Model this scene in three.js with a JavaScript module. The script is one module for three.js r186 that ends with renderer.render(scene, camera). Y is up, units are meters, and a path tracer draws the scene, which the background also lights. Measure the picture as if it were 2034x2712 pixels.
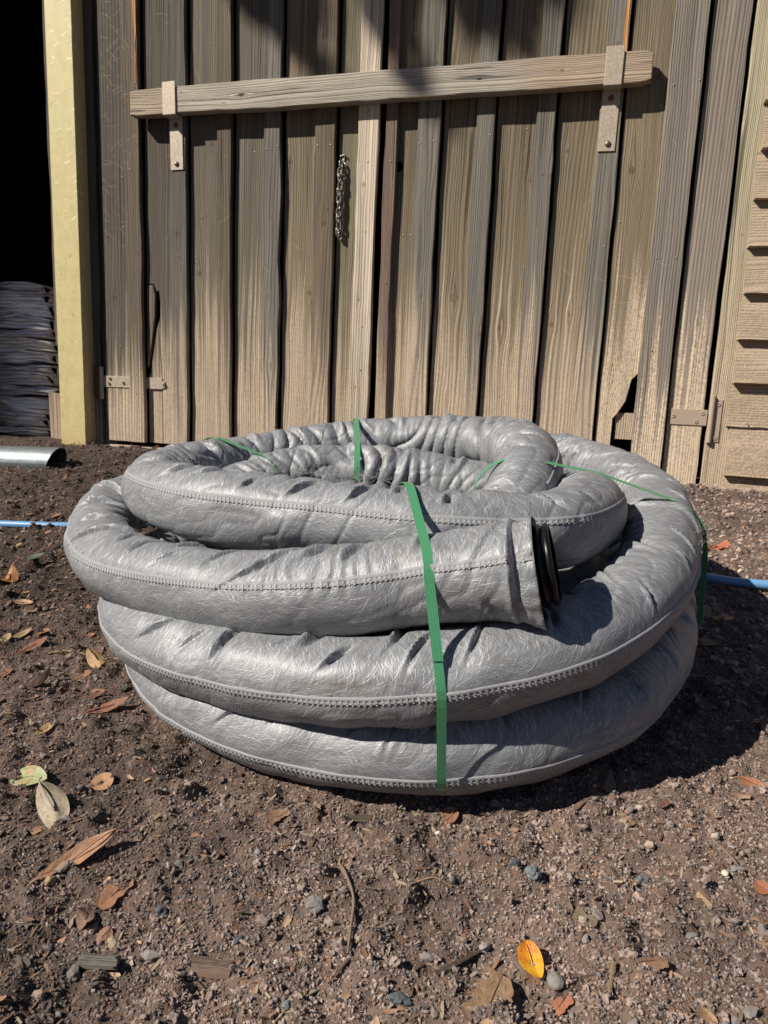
import * as THREE from 'three';
import { mergeGeometries } from 'three/addons/utils/BufferGeometryUtils.js';
import { RoundedBoxGeometry } from 'three/addons/geometries/RoundedBoxGeometry.js';

// ---------------------------------------------------------------- camera, sky, sun, exposure
const scene = new THREE.Scene();
const D2R = Math.PI / 180;
const camera = new THREE.PerspectiveCamera(71.57, 3 / 4, 0.05, 900);
camera.position.set(0, 0.5, 0);
camera.rotation.set(-9.97 * D2R, 15.22 * D2R, 2.4 * D2R, 'YXZ');
camera.focus = 0.9; camera.userData.fStop = 15;

const renderer = new THREE.WebGLRenderer({ antialias: true });
renderer.toneMapping = THREE.LinearToneMapping;
renderer.toneMappingExposure = 1.42;
renderer.shadowMap.enabled = true;

const SUN_AZ = 40 * D2R, SUN_EL = 40 * D2R;
const sunDir = new THREE.Vector3(-Math.cos(SUN_EL) * Math.cos(SUN_AZ), Math.sin(SUN_EL), Math.cos(SUN_EL) * Math.sin(SUN_AZ));
const sun = new THREE.DirectionalLight(new THREE.Color(1, 0.93, 0.82), 5);
sun.position.copy(sunDir).multiplyScalar(12).add(new THREE.Vector3(-0.8, 0.5, -1.5));
sun.target.position.set(-0.8, 0.5, -1.5);
sun.castShadow = true; sun.shadow.mapSize.set(4096, 4096); sun.shadow.radius = 1;
Object.assign(sun.shadow.camera, { left: -5, right: 5, top: 5, bottom: -5, near: 0.5, far: 30 });
scene.add(sun, sun.target);

{ // clear deep blue sky
  const W = 128, H = 64, d = new Float32Array(W * H * 4);
  for (let j = 0; j < H; j++) for (let i = 0; i < W; i++) {
    const el = Math.abs(((j + 0.5) / H - 0.5) * Math.PI), t = Math.pow(1 - el / (Math.PI / 2), 3), o = (j * W + i) * 4;
    d[o] = 0.09 + 0.40 * t; d[o + 1] = 0.20 + 0.42 * t; d[o + 2] = 0.48 + 0.30 * t; d[o + 3] = 1;
  }
  const t = new THREE.DataTexture(d, W, H, THREE.RGBAFormat, THREE.FloatType);
  t.mapping = THREE.EquirectangularReflectionMapping; t.magFilter = t.minFilter = THREE.LinearFilter; t.needsUpdate = true;
  scene.background = t; scene.environment = t;
  scene.backgroundIntensity = scene.environmentIntensity = 0.25;
}

// ---------------------------------------------------------------- helpers
function rng(seed) { let a = seed >>> 0; return () => { a = (a + 0x6d2b79f5) | 0; let t = Math.imul(a ^ (a >>> 15), 1 | a); t = (t + Math.imul(t ^ (t >>> 7), 61 | t)) ^ t; return ((t ^ (t >>> 14)) >>> 0) / 4294967296; }; }
const clamp = (x, a = 0, b = 1) => Math.min(b, Math.max(a, x));
const smooth = (a, b, x) => { const t = clamp((x - a) / (b - a)); return t * t * (3 - 2 * t); };
const lerp = (a, b, t) => a + (b - a) * t;
function hash(x, y, s) { let n = Math.imul(x, 374761393) + Math.imul(y, 668265263) + Math.imul(s, 974634777) | 0; n = Math.imul(n ^ (n >>> 13), 1274126177); return ((n ^ (n >>> 16)) >>> 0) / 4294967296; }
function vn(x, y, s = 0) {
  const ix = Math.floor(x), iy = Math.floor(y); let fx = x - ix, fy = y - iy;
  fx = fx * fx * (3 - 2 * fx); fy = fy * fy * (3 - 2 * fy);
  const a = hash(ix, iy, s), b = hash(ix + 1, iy, s), c = hash(ix, iy + 1, s), d = hash(ix + 1, iy + 1, s);
  return a + (b - a) * fx + (c - a) * fy + (a - b - c + d) * fx * fy;
}
function fbm(x, y, o, s = 0) { let v = 0, a = 0.5, n = 0; for (let i = 0; i < o; i++) { v += a * vn(x, y, s + i * 17); n += a; a *= 0.5; x *= 2.03; y *= 2.03; } return v / n; }
const sgn = (x, y, s) => vn(x, y, s) * 2 - 1;

const used = new Map();
function numbered(name) { const n = used.get(name) ?? 0; used.set(name, n + 1); return n ? `${name}_${String(n).padStart(3, '0')}` : name; }
const bases = new WeakMap();
const ZERO = new THREE.Vector3();
function shadows(o) { o.castShadow = o.receiveShadow = true; return o; }
function thing(name, label, category, base = [0, 0, 0], group) {
  const o = new THREE.Group(); o.name = numbered(name); o.position.set(...base); o.userData = { label, category, kind: 'thing' };
  if (group) o.userData.group = group;
  bases.set(o, o.position.clone()); scene.add(o); return o;
}
// a part built in world coordinates and hung on its thing (or on a part of it)
function part(parent, name, geo, mat, keep) {
  const b = bases.get(parent) ?? ZERO;
  if (!keep) geo.translate(-b.x, -b.y, -b.z);
  const m = shadows(new THREE.Mesh(geo, mat)); m.name = name; bases.set(m, b); parent.add(m); return m;
}
function solo(name, geo, mat, label, category, base = [0, 0, 0], group) {
  geo.translate(-base[0], -base[1], -base[2]);
  const m = shadows(new THREE.Mesh(geo, mat)); m.name = numbered(name); m.position.set(...base); m.userData = { label, category, kind: 'thing' };
  if (group) m.userData.group = group;
  scene.add(m); return m;
}
const lin = (hex) => new THREE.Color(hex);
const dataTex = (d, w, h, srgb = false) => {
  const t = new THREE.DataTexture(d, w, h, THREE.RGBAFormat, THREE.UnsignedByteType);
  t.wrapS = t.wrapT = THREE.RepeatWrapping; t.magFilter = THREE.LinearFilter; t.minFilter = THREE.LinearMipmapLinearFilter; t.generateMipmaps = true;
  if (srgb) t.colorSpace = THREE.SRGBColorSpace; t.needsUpdate = true; return t;
};
const canvasTex = (c, srgb = true) => { const t = new THREE.CanvasTexture(c); t.wrapS = t.wrapT = THREE.RepeatWrapping; t.colorSpace = srgb ? THREE.SRGBColorSpace : THREE.NoColorSpace; return t; };
const toS = (l) => Math.round(255 * clamp(l <= 0.0031308 ? l * 12.92 : 1.055 * Math.pow(l, 1 / 2.4) - 0.055));
function box(x0, x1, y0, y1, z0, z1, r = 0.003, seg = 1) {
  const g = r ? new RoundedBoxGeometry(x1 - x0, y1 - y0, z1 - z0, seg, r) : new THREE.BoxGeometry(x1 - x0, y1 - y0, z1 - z0);
  return g.translate((x0 + x1) / 2, (y0 + y1) / 2, (z0 + z1) / 2);
}
// lumpy stone: an icosphere pushed about by noise, then flattened
function lumpGeo(det, seed, rough = 0.35, flat = 0.7) {
  const g = new THREE.IcosahedronGeometry(1, det), p = g.attributes.position, r = rng(seed), k = [r() * 50, r() * 50, r() * 50];
  for (let i = 0; i < p.count; i++) {
    const x = p.getX(i), y = p.getY(i), z = p.getZ(i);
    const n = 1 + rough * (sgn(x * 1.3 + k[0], y * 1.3 + z * 0.9 + k[1], seed) + 0.5 * sgn(x * 2.9 + k[2], z * 2.7 - y * 2.1, seed + 5));
    p.setXYZ(i, x * n, y * n * flat, z * n * (0.75 + 0.2 * Math.sin(seed)));
  }
  g.computeVertexNormals(); return g;
}

// ---------------------------------------------------------------- the lie of the land
const WALL_Z = -2.65;
function slope(z) { // the yard climbs gently to the shed
  if (z < -2.6) return 0.204 + 0.006 * smooth(-2.6, -3, z);
  if (z < -0.1) return 0.12 * (-z - 0.9);
  return lerp(-0.096, -0.16, smooth(-0.1, 1.4, z));
}
function groundY(x, z) {
  const near = 1 - smooth(2.5, 8, Math.hypot(x, z + 1));
  let h = slope(z) + 0.016 * (fbm(x * 3.1 + 7, z * 3.1, 3, 3) - 0.5) + near * (0.021 * (fbm(x * 13, z * 13 + 3, 3, 11) - 0.5) + 0.027 * Math.pow(fbm(x * 38 + 1, z * 38, 3, 23), 2.4) - 0.004);
  if (near > 0.01) h += near * 0.0075 * (fbm(x * 105, z * 105, 2, 31) - 0.5);
  return h - 0.001;
}

// ---------------------------------------------------------------- ground
{
  const axis = (lo, hi, step, far) => {
    const a = []; for (let v = lo; v <= hi + 1e-9; v += step) a.push(v);
    let s = step, v = lo; const left = []; while (v > -far) { s *= 1.09; v -= s; left.unshift(v); }
    s = step; v = a[a.length - 1]; while (v < far) { s *= 1.09; v += s; a.push(v); }
    return [...left, ...a];
  };
  const xs = axis(-1.75, 0.65, 0.0052, 260), zs = axis(-2.05, -0.34, 0.0045, 260), nx = xs.length, nz = zs.length;
  const pos = new Float32Array(nx * nz * 3), uv = new Float32Array(nx * nz * 2), col = new Float32Array(nx * nz * 3), idx = new Uint32Array((nx - 1) * (nz - 1) * 6);
  let k = 0;
  for (let j = 0; j < nz; j++) for (let i = 0; i < nx; i++, k++) {
    const x = xs[i], z = zs[j];
    pos[3 * k] = x; pos[3 * k + 1] = groundY(x, z); pos[3 * k + 2] = z; uv[2 * k] = x / 0.9; uv[2 * k + 1] = -z / 0.9;
    const c = soilTone(x, z); col[3 * k] = c[0]; col[3 * k + 1] = c[1]; col[3 * k + 2] = c[2];
  }
  k = 0;
  for (let j = 0; j < nz - 1; j++) for (let i = 0; i < nx - 1; i++) {
    const a = j * nx + i, b = a + 1, c = a + nx, d = c + 1;
    idx[k++] = a; idx[k++] = c; idx[k++] = b; idx[k++] = b; idx[k++] = c; idx[k++] = d;
  }
  const g = new THREE.BufferGeometry();
  g.setAttribute('position', new THREE.BufferAttribute(pos, 3)); g.setAttribute('uv', new THREE.BufferAttribute(uv, 2)); g.setAttribute('color', new THREE.BufferAttribute(col, 3));
  g.setIndex(new THREE.BufferAttribute(idx, 1)); g.computeVertexNormals();
  // grit: thousands of small grains drawn over noise
  const S = 2048, c = document.createElement('canvas'); c.width = c.height = S; const x = c.getContext('2d'), r = rng(77);
  x.fillStyle = 'rgb(150,141,134)'; x.fillRect(0, 0, S, S);
  for (let n = 0; n < 90000; n++) {
    const px = r() * S, py = r() * S, w = 1.2 + r() * r() * r() * 11, e = 0.5 + r() * 0.5, a = r() * 6.3, v = 60 + r() * 190, t = r();
    x.fillStyle = t < 0.12 ? `rgba(${v},${v * 0.78},${v * 0.6},.8)` : t < 0.25 ? `rgba(${v * 0.92},${v * 0.95},${v},.8)` : `rgba(${v},${v * 0.93},${v * 0.87},.75)`;
    for (const ox of px < 14 ? [0, S] : px > S - 14 ? [0, -S] : [0]) for (const oy of py < 14 ? [0, S] : py > S - 14 ? [0, -S] : [0]) { x.beginPath(); x.ellipse(px + ox, py + oy, w, w * e, a, 0, 6.3); x.fill(); }
  }
  const map = canvasTex(c), bump = canvasTex(c, false);
  const m = shadows(new THREE.Mesh(g, new THREE.MeshStandardMaterial({ map, bumpMap: bump, bumpScale: 0.005, roughness: 0.97, vertexColors: true })));
  m.name = 'ground'; m.userData = { kind: 'structure', label: 'bare brown dirt yard with grit, bits of bark and stones', category: 'ground' };
  scene.add(m);
}
// colour of the dirt by place: dark mulch to the left and behind, pale sandy grit to the right
function soilTone(x, z) {
  const n = fbm(x * 2.2 + 3, z * 2.2, 3, 51) - 0.5, f = fbm(x * 11, z * 11, 3, 57) - 0.5;
  const t = clamp(smooth(-1.2, 0.12, x + 0.25 * (z + 1) * (z > -1 ? 1 : 0) + 0.9 * n + 0.5 * f)), m = clamp(0.5 + 1.6 * f + n);
  const dark = [0.148, 0.104, 0.086], pale = [0.372, 0.290, 0.250], k = 0.72 + 0.5 * m;
  return [0, 1, 2].map((i) => lerp(dark[i], pale[i], t) * k);
}

// loose stuff on the dirt, too many to count: crumbs, grit, splinters, leaf bits
{
  const r = rng(5150), Y = new THREE.Vector3(0, 1, 0), q = new THREE.Quaternion(), q2 = new THREE.Quaternion(), M = new THREE.Matrix4(), P = new THREE.Vector3(), SC = new THREE.Vector3(), col = new THREE.Color(), ax = new THREE.Vector3();
  const spot = () => { // denser near the camera
    for (;;) {
      const d = 0.36 + 2.25 * Math.pow(r(), 1.5), half = 0.25 + d * 0.72, s = (r() * 2 - 1) * half, x = -0.262 * d + 0.965 * s, z = -0.965 * d - 0.262 * s;
      if (z > -2.6) return [x, z];
    }
  };
  function scatter(name, label, category, geos, count, place, rough = 0.95) {
    const t = thing(name, label, category); t.userData.kind = 'stuff';
    const per = Math.ceil(count / geos.length);
    geos.forEach((g) => {
      const im = shadows(new THREE.InstancedMesh(g, new THREE.MeshStandardMaterial({ roughness: rough, side: THREE.DoubleSide }), per)); im.name = name + '_pieces';
      for (let i = 0; i < per; i++) { place(); M.compose(P, q, SC); im.setMatrixAt(i, M); im.setColorAt(i, col); }
      im.userData.kind = 'stuff'; t.add(im);
    });
  }
  const tumble = () => { ax.set(r() - 0.5, r() - 0.5, r() - 0.5).normalize(); q.setFromAxisAngle(ax, r() * 6.3); };
  scatter('soil_crumbs', 'fine brown crumbs and grit covering the dirt', 'soil', [0, 1, 2].map((i) => lumpGeo(0, 40 + i, 0.4, 0.8)), 330000, () => {
    const [x, z] = spot(), s = 0.0006 + 0.0019 * Math.pow(r(), 3.6), c = soilTone(x, z), v = 0.34 + 0.56 * r(), t = r();
    tumble(); P.set(x, groundY(x, z) + s * 0.3, z); SC.set(s * (0.8 + r()), s, s * (0.8 + r() * 0.6));
    if (t < 0.006) col.setRGB(0.36, 0.31, 0.25); else if (t < 0.09) col.setRGB(0.13 * v + 0.03, 0.13 * v + 0.03, 0.135 * v + 0.03); else if (t < 0.17) col.setRGB(0.24 * v, 0.135 * v, 0.085 * v); else col.setRGB(c[0] * v, c[1] * v, c[2] * v);
  });
  scatter('gravel', 'scattered grey gravel chips lying in the dirt', 'gravel', [3, 4, 5, 6].map((i) => lumpGeo(1, 50 + i, 0.5, 0.75)), 1200, () => {
    const [x, z] = spot(), s = 0.0018 + 0.0050 * Math.pow(r(), 2.6), v = 0.06 + 0.14 * r(), t = r(), c = soilTone(x, z), dm = 0.15 + 0.3 * r();
    tumble(); P.set(x, groundY(x, z) + s * 0.35, z); SC.set(s * (0.9 + 0.6 * r()), s, s);
    if (t < 0.72) col.setRGB(v, v * 0.99, v * 1.02); else if (t < 0.93) col.setRGB(v * 1.6, v * 1.2, v * 0.92); else if (t < 0.985) col.setRGB(0.3, 0.26, 0.22); else col.setRGB(0.46, 0.42, 0.36);
    col.r = lerp(col.r, c[0], dm); col.g = lerp(col.g, c[1], dm); col.b = lerp(col.b, c[2], dm);
  });
  scatter('soil_clods', 'small crumbly clods of dirt', 'soil', [0, 1, 2].map((i) => lumpGeo(1, 140 + i, 0.6, 0.75)), 7000, () => {
    const [x, z] = spot(), s = 0.0016 + 0.0050 * Math.pow(r(), 3.4), c = soilTone(x, z), v = 0.42 + 0.4 * r();
    tumble(); P.set(x, groundY(x, z) + s * 0.15, z); SC.set(s * (0.9 + 0.6 * r()), s, s); col.setRGB(c[0] * v, c[1] * v * 0.98, c[2] * v * 0.96);
  });
  scatter('far_clods', 'rough clods of dirt towards the shed and behind the coil', 'soil', [0, 1, 2].map((i) => lumpGeo(0, 240 + i, 0.6, 0.7)), 26000, () => {
    const x = -2.9 + 4 * r(), z = -2.62 + 1.5 * Math.pow(r(), 1.2), s = 0.0018 + 0.0065 * Math.pow(r(), 2.5), c = soilTone(x, z), v = 0.5 + 0.7 * r();
    tumble(); P.set(x, groundY(x, z) + s * 0.1, z); SC.set(s * (0.9 + 0.6 * r()), s, s); if (r() < 0.05) col.setRGB(0.3, 0.16, 0.09); else col.setRGB(c[0] * v, c[1] * v, c[2] * v);
  });
  const chip = new THREE.BoxGeometry(1, 0.16, 0.2, 3, 1, 1), cp = chip.attributes.position;
  for (let i = 0; i < cp.count; i++) { const x = cp.getX(i); cp.setY(i, cp.getY(i) * (1 - 0.6 * Math.abs(x)) + 0.08 * Math.sin(x * 4)); cp.setZ(i, cp.getZ(i) * (1.1 - Math.abs(x))); }
  chip.computeVertexNormals();
  scatter('bark_splinters', 'small brown splinters of bark and twig in the dirt', 'bark', [chip], 16000, () => {
    const [x, z] = spot(), s = 0.003 + 0.012 * Math.pow(r(), 2.3), v = 0.5 + 0.8 * r(), t = r();
    q.setFromAxisAngle(Y, r() * 6.3); q2.setFromAxisAngle(ax.set(r() - 0.5, 0, r() - 0.5).normalize(), (r() - 0.5) * 0.9); q.premultiply(q2);
    P.set(x, groundY(x, z) + s * 0.10, z); SC.set(s, s * (0.6 + r() * 0.5), s * (0.6 + 0.7 * r()));
    if (t < 0.45) col.setRGB(0.13 * v, 0.085 * v, 0.06 * v); else if (t < 0.75) col.setRGB(0.22 * v, 0.13 * v, 0.085 * v); else col.setRGB(0.30 * v, 0.235 * v, 0.165 * v);
  });
  const bit = leafGeo('torn', 1, 0.55, 0.35, 911, 5, 3, false);
  scatter('leaf_litter', 'small broken bits of dry leaf among the dirt', 'leaf litter', [bit, leafGeo('oval', 1, 0.45, 0.3, 912, 5, 3, false)], 1900, () => {
    let [x, z] = spot(); if (r() < 0.45 && x > -0.5) x -= 0.6 + r() * 0.6; if (r() < 0.25) { x = -2.4 + 3.2 * r(); z = -2.5 + 1.3 * r(); }
    const s = 0.005 + 0.014 * Math.pow(r(), 1.8), v = 0.6 + 0.7 * r(), t = r();
    q.setFromAxisAngle(Y, r() * 6.3); q2.setFromAxisAngle(ax.set(r() - 0.5, 0, r() - 0.5).normalize(), (r() - 0.5) * 0.7); q.premultiply(q2);
    P.set(x, groundY(x, z) + 0.0015, z); SC.set(s, s, s);
    if (t < 0.5) col.setRGB(0.26 * v, 0.145 * v, 0.09 * v); else if (t < 0.8) col.setRGB(0.34 * v, 0.22 * v, 0.13 * v); else col.setRGB(0.14 * v, 0.085 * v, 0.06 * v);
  });
}

// ---------------------------------------------------------------- leaf shape
// length along x from -L/2 (stem) to L/2 (tip), face up; w = width / length
function leafGeo(type, L, w, curl, seed, nu = 16, nv = 6, stem = true) {
  const r = rng(seed), pos = [], uv = [], idx = [], ph = r() * 10, bend = (r() - 0.3) * 0.5 * curl + 0.12 * curl, side = r() < 0.5 ? 1 : -1;
  for (let i = 0; i <= nu; i++) {
    const t = i / nu;
    let hw = type === 'lance' ? Math.pow(Math.sin(Math.PI * Math.pow(t, 0.9)), 0.85) : type === 'round' ? Math.pow(Math.sin(Math.PI * t), 0.5) : Math.pow(Math.sin(Math.PI * Math.pow(t, 0.8)), 0.65);
    if (type === 'torn') hw = Math.min(1, 1.5 * Math.pow(Math.sin(Math.PI * (0.08 + 0.86 * t)), 0.5));
    for (let j = 0; j <= nv; j++) {
      const v = (j / nv) * 2 - 1;
      let e = hw * (v < 0 ? 0.92 : 1);
      if (type === 'torn') e *= 0.5 + 0.62 * vn(t * 6 + ph, v < 0 ? 3 : 9, seed) + 0.15 * sgn(t * 17, v < 0 ? 1 : 5, seed);
      const y2 = v * e * w * L * 0.5, fold = Math.abs(v) * e * curl * w * L * 0.42;
      const wob = (type === 'lance' ? 0.02 : 0.045) * L * curl * sgn(t * 3 + ph, v * 1.6 + ph, seed + 3) + 0.012 * L * sgn(t * 9 + ph, v * 4, seed + 4);
      const up = (curl > 0.45 ? -fold * 0.9 : fold) + bend * L * 4 * (t - 0.5) * (t - 0.5) + wob;
      pos.push((t - 0.5) * L, up, y2 * (1 - 0.35 * curl) + 0.035 * L * side * Math.sin(t * 3)); uv.push(t, v * 0.5 + 0.5);
    }
  }
  const m = nv + 1;
  for (let i = 0; i < nu; i++) for (let j = 0; j < nv; j++) { const a = i * m + j; idx.push(a, a + 1, a + m, a + 1, a + m + 1, a + m); }
  let g = new THREE.BufferGeometry();
  g.setAttribute('position', new THREE.Float32BufferAttribute(pos, 3)); g.setAttribute('uv', new THREE.Float32BufferAttribute(uv, 2)); g.setIndex(idx); g.computeVertexNormals();
  g.computeBoundingBox(); const low = g.boundingBox.min.y; g.translate(0, -low, 0);
  if (stem) {
    const y0 = pos[3 * (nv / 2) + 1] - low, z0 = pos[3 * (nv / 2) + 2];
    const s = new THREE.TubeGeometry(new THREE.CatmullRomCurve3([new THREE.Vector3(-L * 0.62, Math.max(0.001, y0 * 0.5), z0 + 0.04 * L * side), new THREE.Vector3(-L * 0.55, y0 * 0.8, z0), new THREE.Vector3(-L * 0.42, y0 + 0.0006, z0), new THREE.Vector3(L * 0.1, pos[3 * (Math.round(nu * 0.6) * m + nv / 2) + 1] - low + 0.0004, pos[3 * (Math.round(nu * 0.6) * m + nv / 2) + 2])]), 10, Math.min(0.0009, L * 0.014), 5);
    g = mergeGeometries([g, s.toNonIndexed ? s : s]);
  }
  return g;
}

// ---------------------------------------------------------------- weathered boards: sixteen different boards to a sheet
// tone: colour of the bare weathered wood; dust: height (m) below which splashed tan dirt clings to the grain
const VY0 = -0.05, VH = 2.5;
function woodSheet(specs, seed) {
  const W = 2048, H = 2048, d = new Uint8Array(W * H * 4), b = new Uint8Array(W * H * 4), sw = W / 16, px = 0.128 / sw, py = VH / H;
  for (let s = 0; s < 16; s++) {
    const sp = specs[s] ?? specs[0], r = rng(seed + s * 91), knots = [];
    for (let k = 0; k < (sp.knots ?? 5); k++) knots.push([0.015 + r() * 0.1, r() * VH, 0.006 + r() * r() * 0.012]);
    if (sp.knot) knots.push(...sp.knot);
    const F = 22 + r() * 70, lean = (r() - 0.5) * 0.02, o = r() * 40, cath = 0.010 + r() * 0.02, cy = r() * VH, cx = 0.03 + r() * 0.07, S = seed + s * 7;
    for (let j = 0; j < H; j++) {
      const y = VY0 + (j + 0.5) * py, wv = 0.006 * sgn(y * 1.7, o, S) + 0.0025 * sgn(y * 7, o, S + 1) + lean * (y - 1);
      for (let i = 0; i < sw; i++) {
        const x = (i + 0.5) * px; let gx = x + wv, kn = 0;
        for (const [kx, ky, kr] of knots) {
          const dx = x - kx, dy = (y - ky) * 0.42; if (Math.abs(dy) > kr * 5 || Math.abs(dx) > kr * 6) continue;
          const q = (dx * dx + dy * dy) / (kr * kr); gx -= dx / (Math.abs(dx) + 0.003) * kr * 0.9 * Math.exp(-q / 4); kn = Math.max(kn, 1 - smooth(0.35, 1.0, (dx * dx + (y - ky) * (y - ky) * 0.75) / (kr * kr)));
        }
        const par = (x - cx) * (x - cx) * 90 * cath - 0.012 * (y - cy);
        const ring = gx * F * 2 + par * 40 + 1.4 * sgn(gx * 30, y * 1.1, S + 2);
        let late = 0.5 + 0.5 * Math.sin(ring * 6.283); late = late * late;
        const fine = vn(gx * 1500, y * 16, S + 3), mid = vn(gx * 420, y * 5, S + 4), patch = fbm(x * 16 + o, y * 2.2, 3, S + 5), big = vn(x * 6 + o, y * 1.1 + o, S + 6);
        const crack = smooth(0.80, 0.9, vn(gx * 240, y * 1.6, S + 8)) * smooth(0.5, 0.7, vn(x * 20, y * 2, S + 9));
        const wide = vn(gx * 130, y * 2.2, S + 15);
        let v = 0.56 + 0.26 * fine + 0.30 * mid + 0.46 * wide - 0.42 * late + 0.44 * (patch - 0.5) + 0.26 * (big - 0.5);
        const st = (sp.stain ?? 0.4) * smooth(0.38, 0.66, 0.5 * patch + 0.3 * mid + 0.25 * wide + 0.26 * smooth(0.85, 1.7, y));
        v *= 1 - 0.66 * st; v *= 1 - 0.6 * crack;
        const t = sp.tone, warm = 0.9 + 0.2 * vn(x * 9, y * 3, S + 10);
        let c0 = t[0] * v * (0.97 + 0.06 * warm), c1 = t[1] * v, c2 = t[2] * v * (1.06 - 0.1 * warm);
        if (kn) { const w = 0.55 * kn; c0 *= 1 - w * 0.5; c1 *= 1 - w * 0.75; c2 *= 1 - w * 0.85; }
        // splashed dirt: sits between the raised grain, with a broken edge and specks
        const edge = sp.dust + 0.34 * (fbm(x * 22 + o, y * 3.0, 3, S + 11) - 0.5) + 0.46 * (vn(gx * 150, y * 1.3, S + 12) - 0.5);
        const sp1 = vn(x * 420, y * 420, S + 13), sp2 = vn(x * 190, y * 190, S + 14);
        const du = clamp(smooth(edge + 0.26, edge - 0.18, y) * (0.96 + (0.25 + (sp.grit ?? 0)) * (sp2 - 0.3) - 0.30 * late * (1 - (sp.grit ?? 0)))) * 0.93, gr = sp.grit ?? 0, k = 0.72 + (0.10 + 0.2 * gr) * sp1 + (0.08 + 0.2 * gr) * sp2 + 0.18 * fine - 0.20 * late * (1 - gr) + 0.26 * (wide - 0.3);
        c0 = lerp(c0, 0.49 * k, du); c1 = lerp(c1, 0.388 * k, du); c2 = lerp(c2, 0.282 * k, du);
        const p = (j * W + s * sw + i) * 4; d[p] = toS(c0); d[p + 1] = toS(c1); d[p + 2] = toS(c2); d[p + 3] = 255;
        const hgt = clamp(0.45 + 0.26 * fine + 0.2 * mid - 0.30 * late - 0.45 * crack + 0.2 * du * sp1); b[p] = b[p + 1] = b[p + 2] = hgt * 255; b[p + 3] = 255;
      }
    }
    // pale scratches and scuffs
    for (let n = 0; n < (sp.scuffs ?? 6); n++) {
      let x = r() * 0.128, y = sp.scuffY ? sp.scuffY[0] + r() * (sp.scuffY[1] - sp.scuffY[0]) : 0.7 + r() * 1.6, a = (r() - 0.5) * 2.2 + (r() < 0.3 ? 1.5 : 0); const len = 0.01 + r() * r() * 0.10, w = 0.25 + r() * 0.5;
      for (let q = 0; q < len; q += 0.0006) {
        a += (r() - 0.5) * 0.12; x += Math.cos(a) * 0.0006; y += Math.sin(a) * 0.0006;
        const i = Math.floor(x / px), j = Math.floor((y - VY0) / py); if (i < 0 || i >= sw || j < 0 || j >= H) break;
        const p = (j * W + s * sw + i) * 4, m = w * (0.4 + 0.6 * r()); d[p] = lerp(d[p], 186, m); d[p + 1] = lerp(d[p + 1], 168, m); d[p + 2] = lerp(d[p + 2], 146, m);
      }
    }
  }
  return new THREE.MeshStandardMaterial({ map: dataTex(d, W, H, true), bumpMap: dataTex(b, W, H), bumpScale: 0.0028, roughness: 0.86 });
}
const GREY = [0.165, 0.144, 0.109], DARK = [0.108, 0.092, 0.072], BROWN = [0.150, 0.118, 0.084], TAN = [0.215, 0.174, 0.117], GREEN = [0.180, 0.163, 0.108], ASH = [0.172, 0.160, 0.138], PALE = [0.56, 0.485, 0.395], RUST = [0.20, 0.14, 0.11];
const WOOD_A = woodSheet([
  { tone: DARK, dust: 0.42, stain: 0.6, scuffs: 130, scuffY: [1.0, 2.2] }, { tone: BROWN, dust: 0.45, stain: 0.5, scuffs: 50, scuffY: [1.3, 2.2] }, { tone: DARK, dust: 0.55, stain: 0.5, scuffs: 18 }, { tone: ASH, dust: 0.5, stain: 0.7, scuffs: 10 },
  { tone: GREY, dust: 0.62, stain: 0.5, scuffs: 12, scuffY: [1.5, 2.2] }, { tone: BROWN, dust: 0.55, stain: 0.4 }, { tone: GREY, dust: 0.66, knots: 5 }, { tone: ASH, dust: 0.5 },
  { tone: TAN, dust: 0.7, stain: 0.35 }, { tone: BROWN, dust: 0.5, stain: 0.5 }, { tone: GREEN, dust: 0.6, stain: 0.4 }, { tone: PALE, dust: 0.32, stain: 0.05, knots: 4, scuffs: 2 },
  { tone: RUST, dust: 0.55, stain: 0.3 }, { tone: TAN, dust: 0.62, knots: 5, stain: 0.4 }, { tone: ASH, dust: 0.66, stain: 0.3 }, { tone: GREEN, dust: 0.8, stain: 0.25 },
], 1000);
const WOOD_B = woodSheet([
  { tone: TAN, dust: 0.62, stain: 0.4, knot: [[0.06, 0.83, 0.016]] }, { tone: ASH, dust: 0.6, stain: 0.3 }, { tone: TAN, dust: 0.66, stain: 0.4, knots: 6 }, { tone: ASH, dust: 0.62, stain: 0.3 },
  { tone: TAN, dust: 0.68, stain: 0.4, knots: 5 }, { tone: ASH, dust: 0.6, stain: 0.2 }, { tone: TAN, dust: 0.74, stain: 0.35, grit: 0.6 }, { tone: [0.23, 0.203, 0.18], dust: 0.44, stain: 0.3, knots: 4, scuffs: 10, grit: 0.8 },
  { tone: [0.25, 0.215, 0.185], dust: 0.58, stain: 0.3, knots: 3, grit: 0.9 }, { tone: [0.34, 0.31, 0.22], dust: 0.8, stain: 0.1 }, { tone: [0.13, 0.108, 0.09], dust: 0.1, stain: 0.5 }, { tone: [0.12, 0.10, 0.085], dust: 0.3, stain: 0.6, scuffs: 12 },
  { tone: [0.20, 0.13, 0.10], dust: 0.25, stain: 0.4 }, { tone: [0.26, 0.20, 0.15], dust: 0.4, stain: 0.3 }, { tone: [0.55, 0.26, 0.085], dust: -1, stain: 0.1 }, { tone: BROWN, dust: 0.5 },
], 4000);

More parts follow.
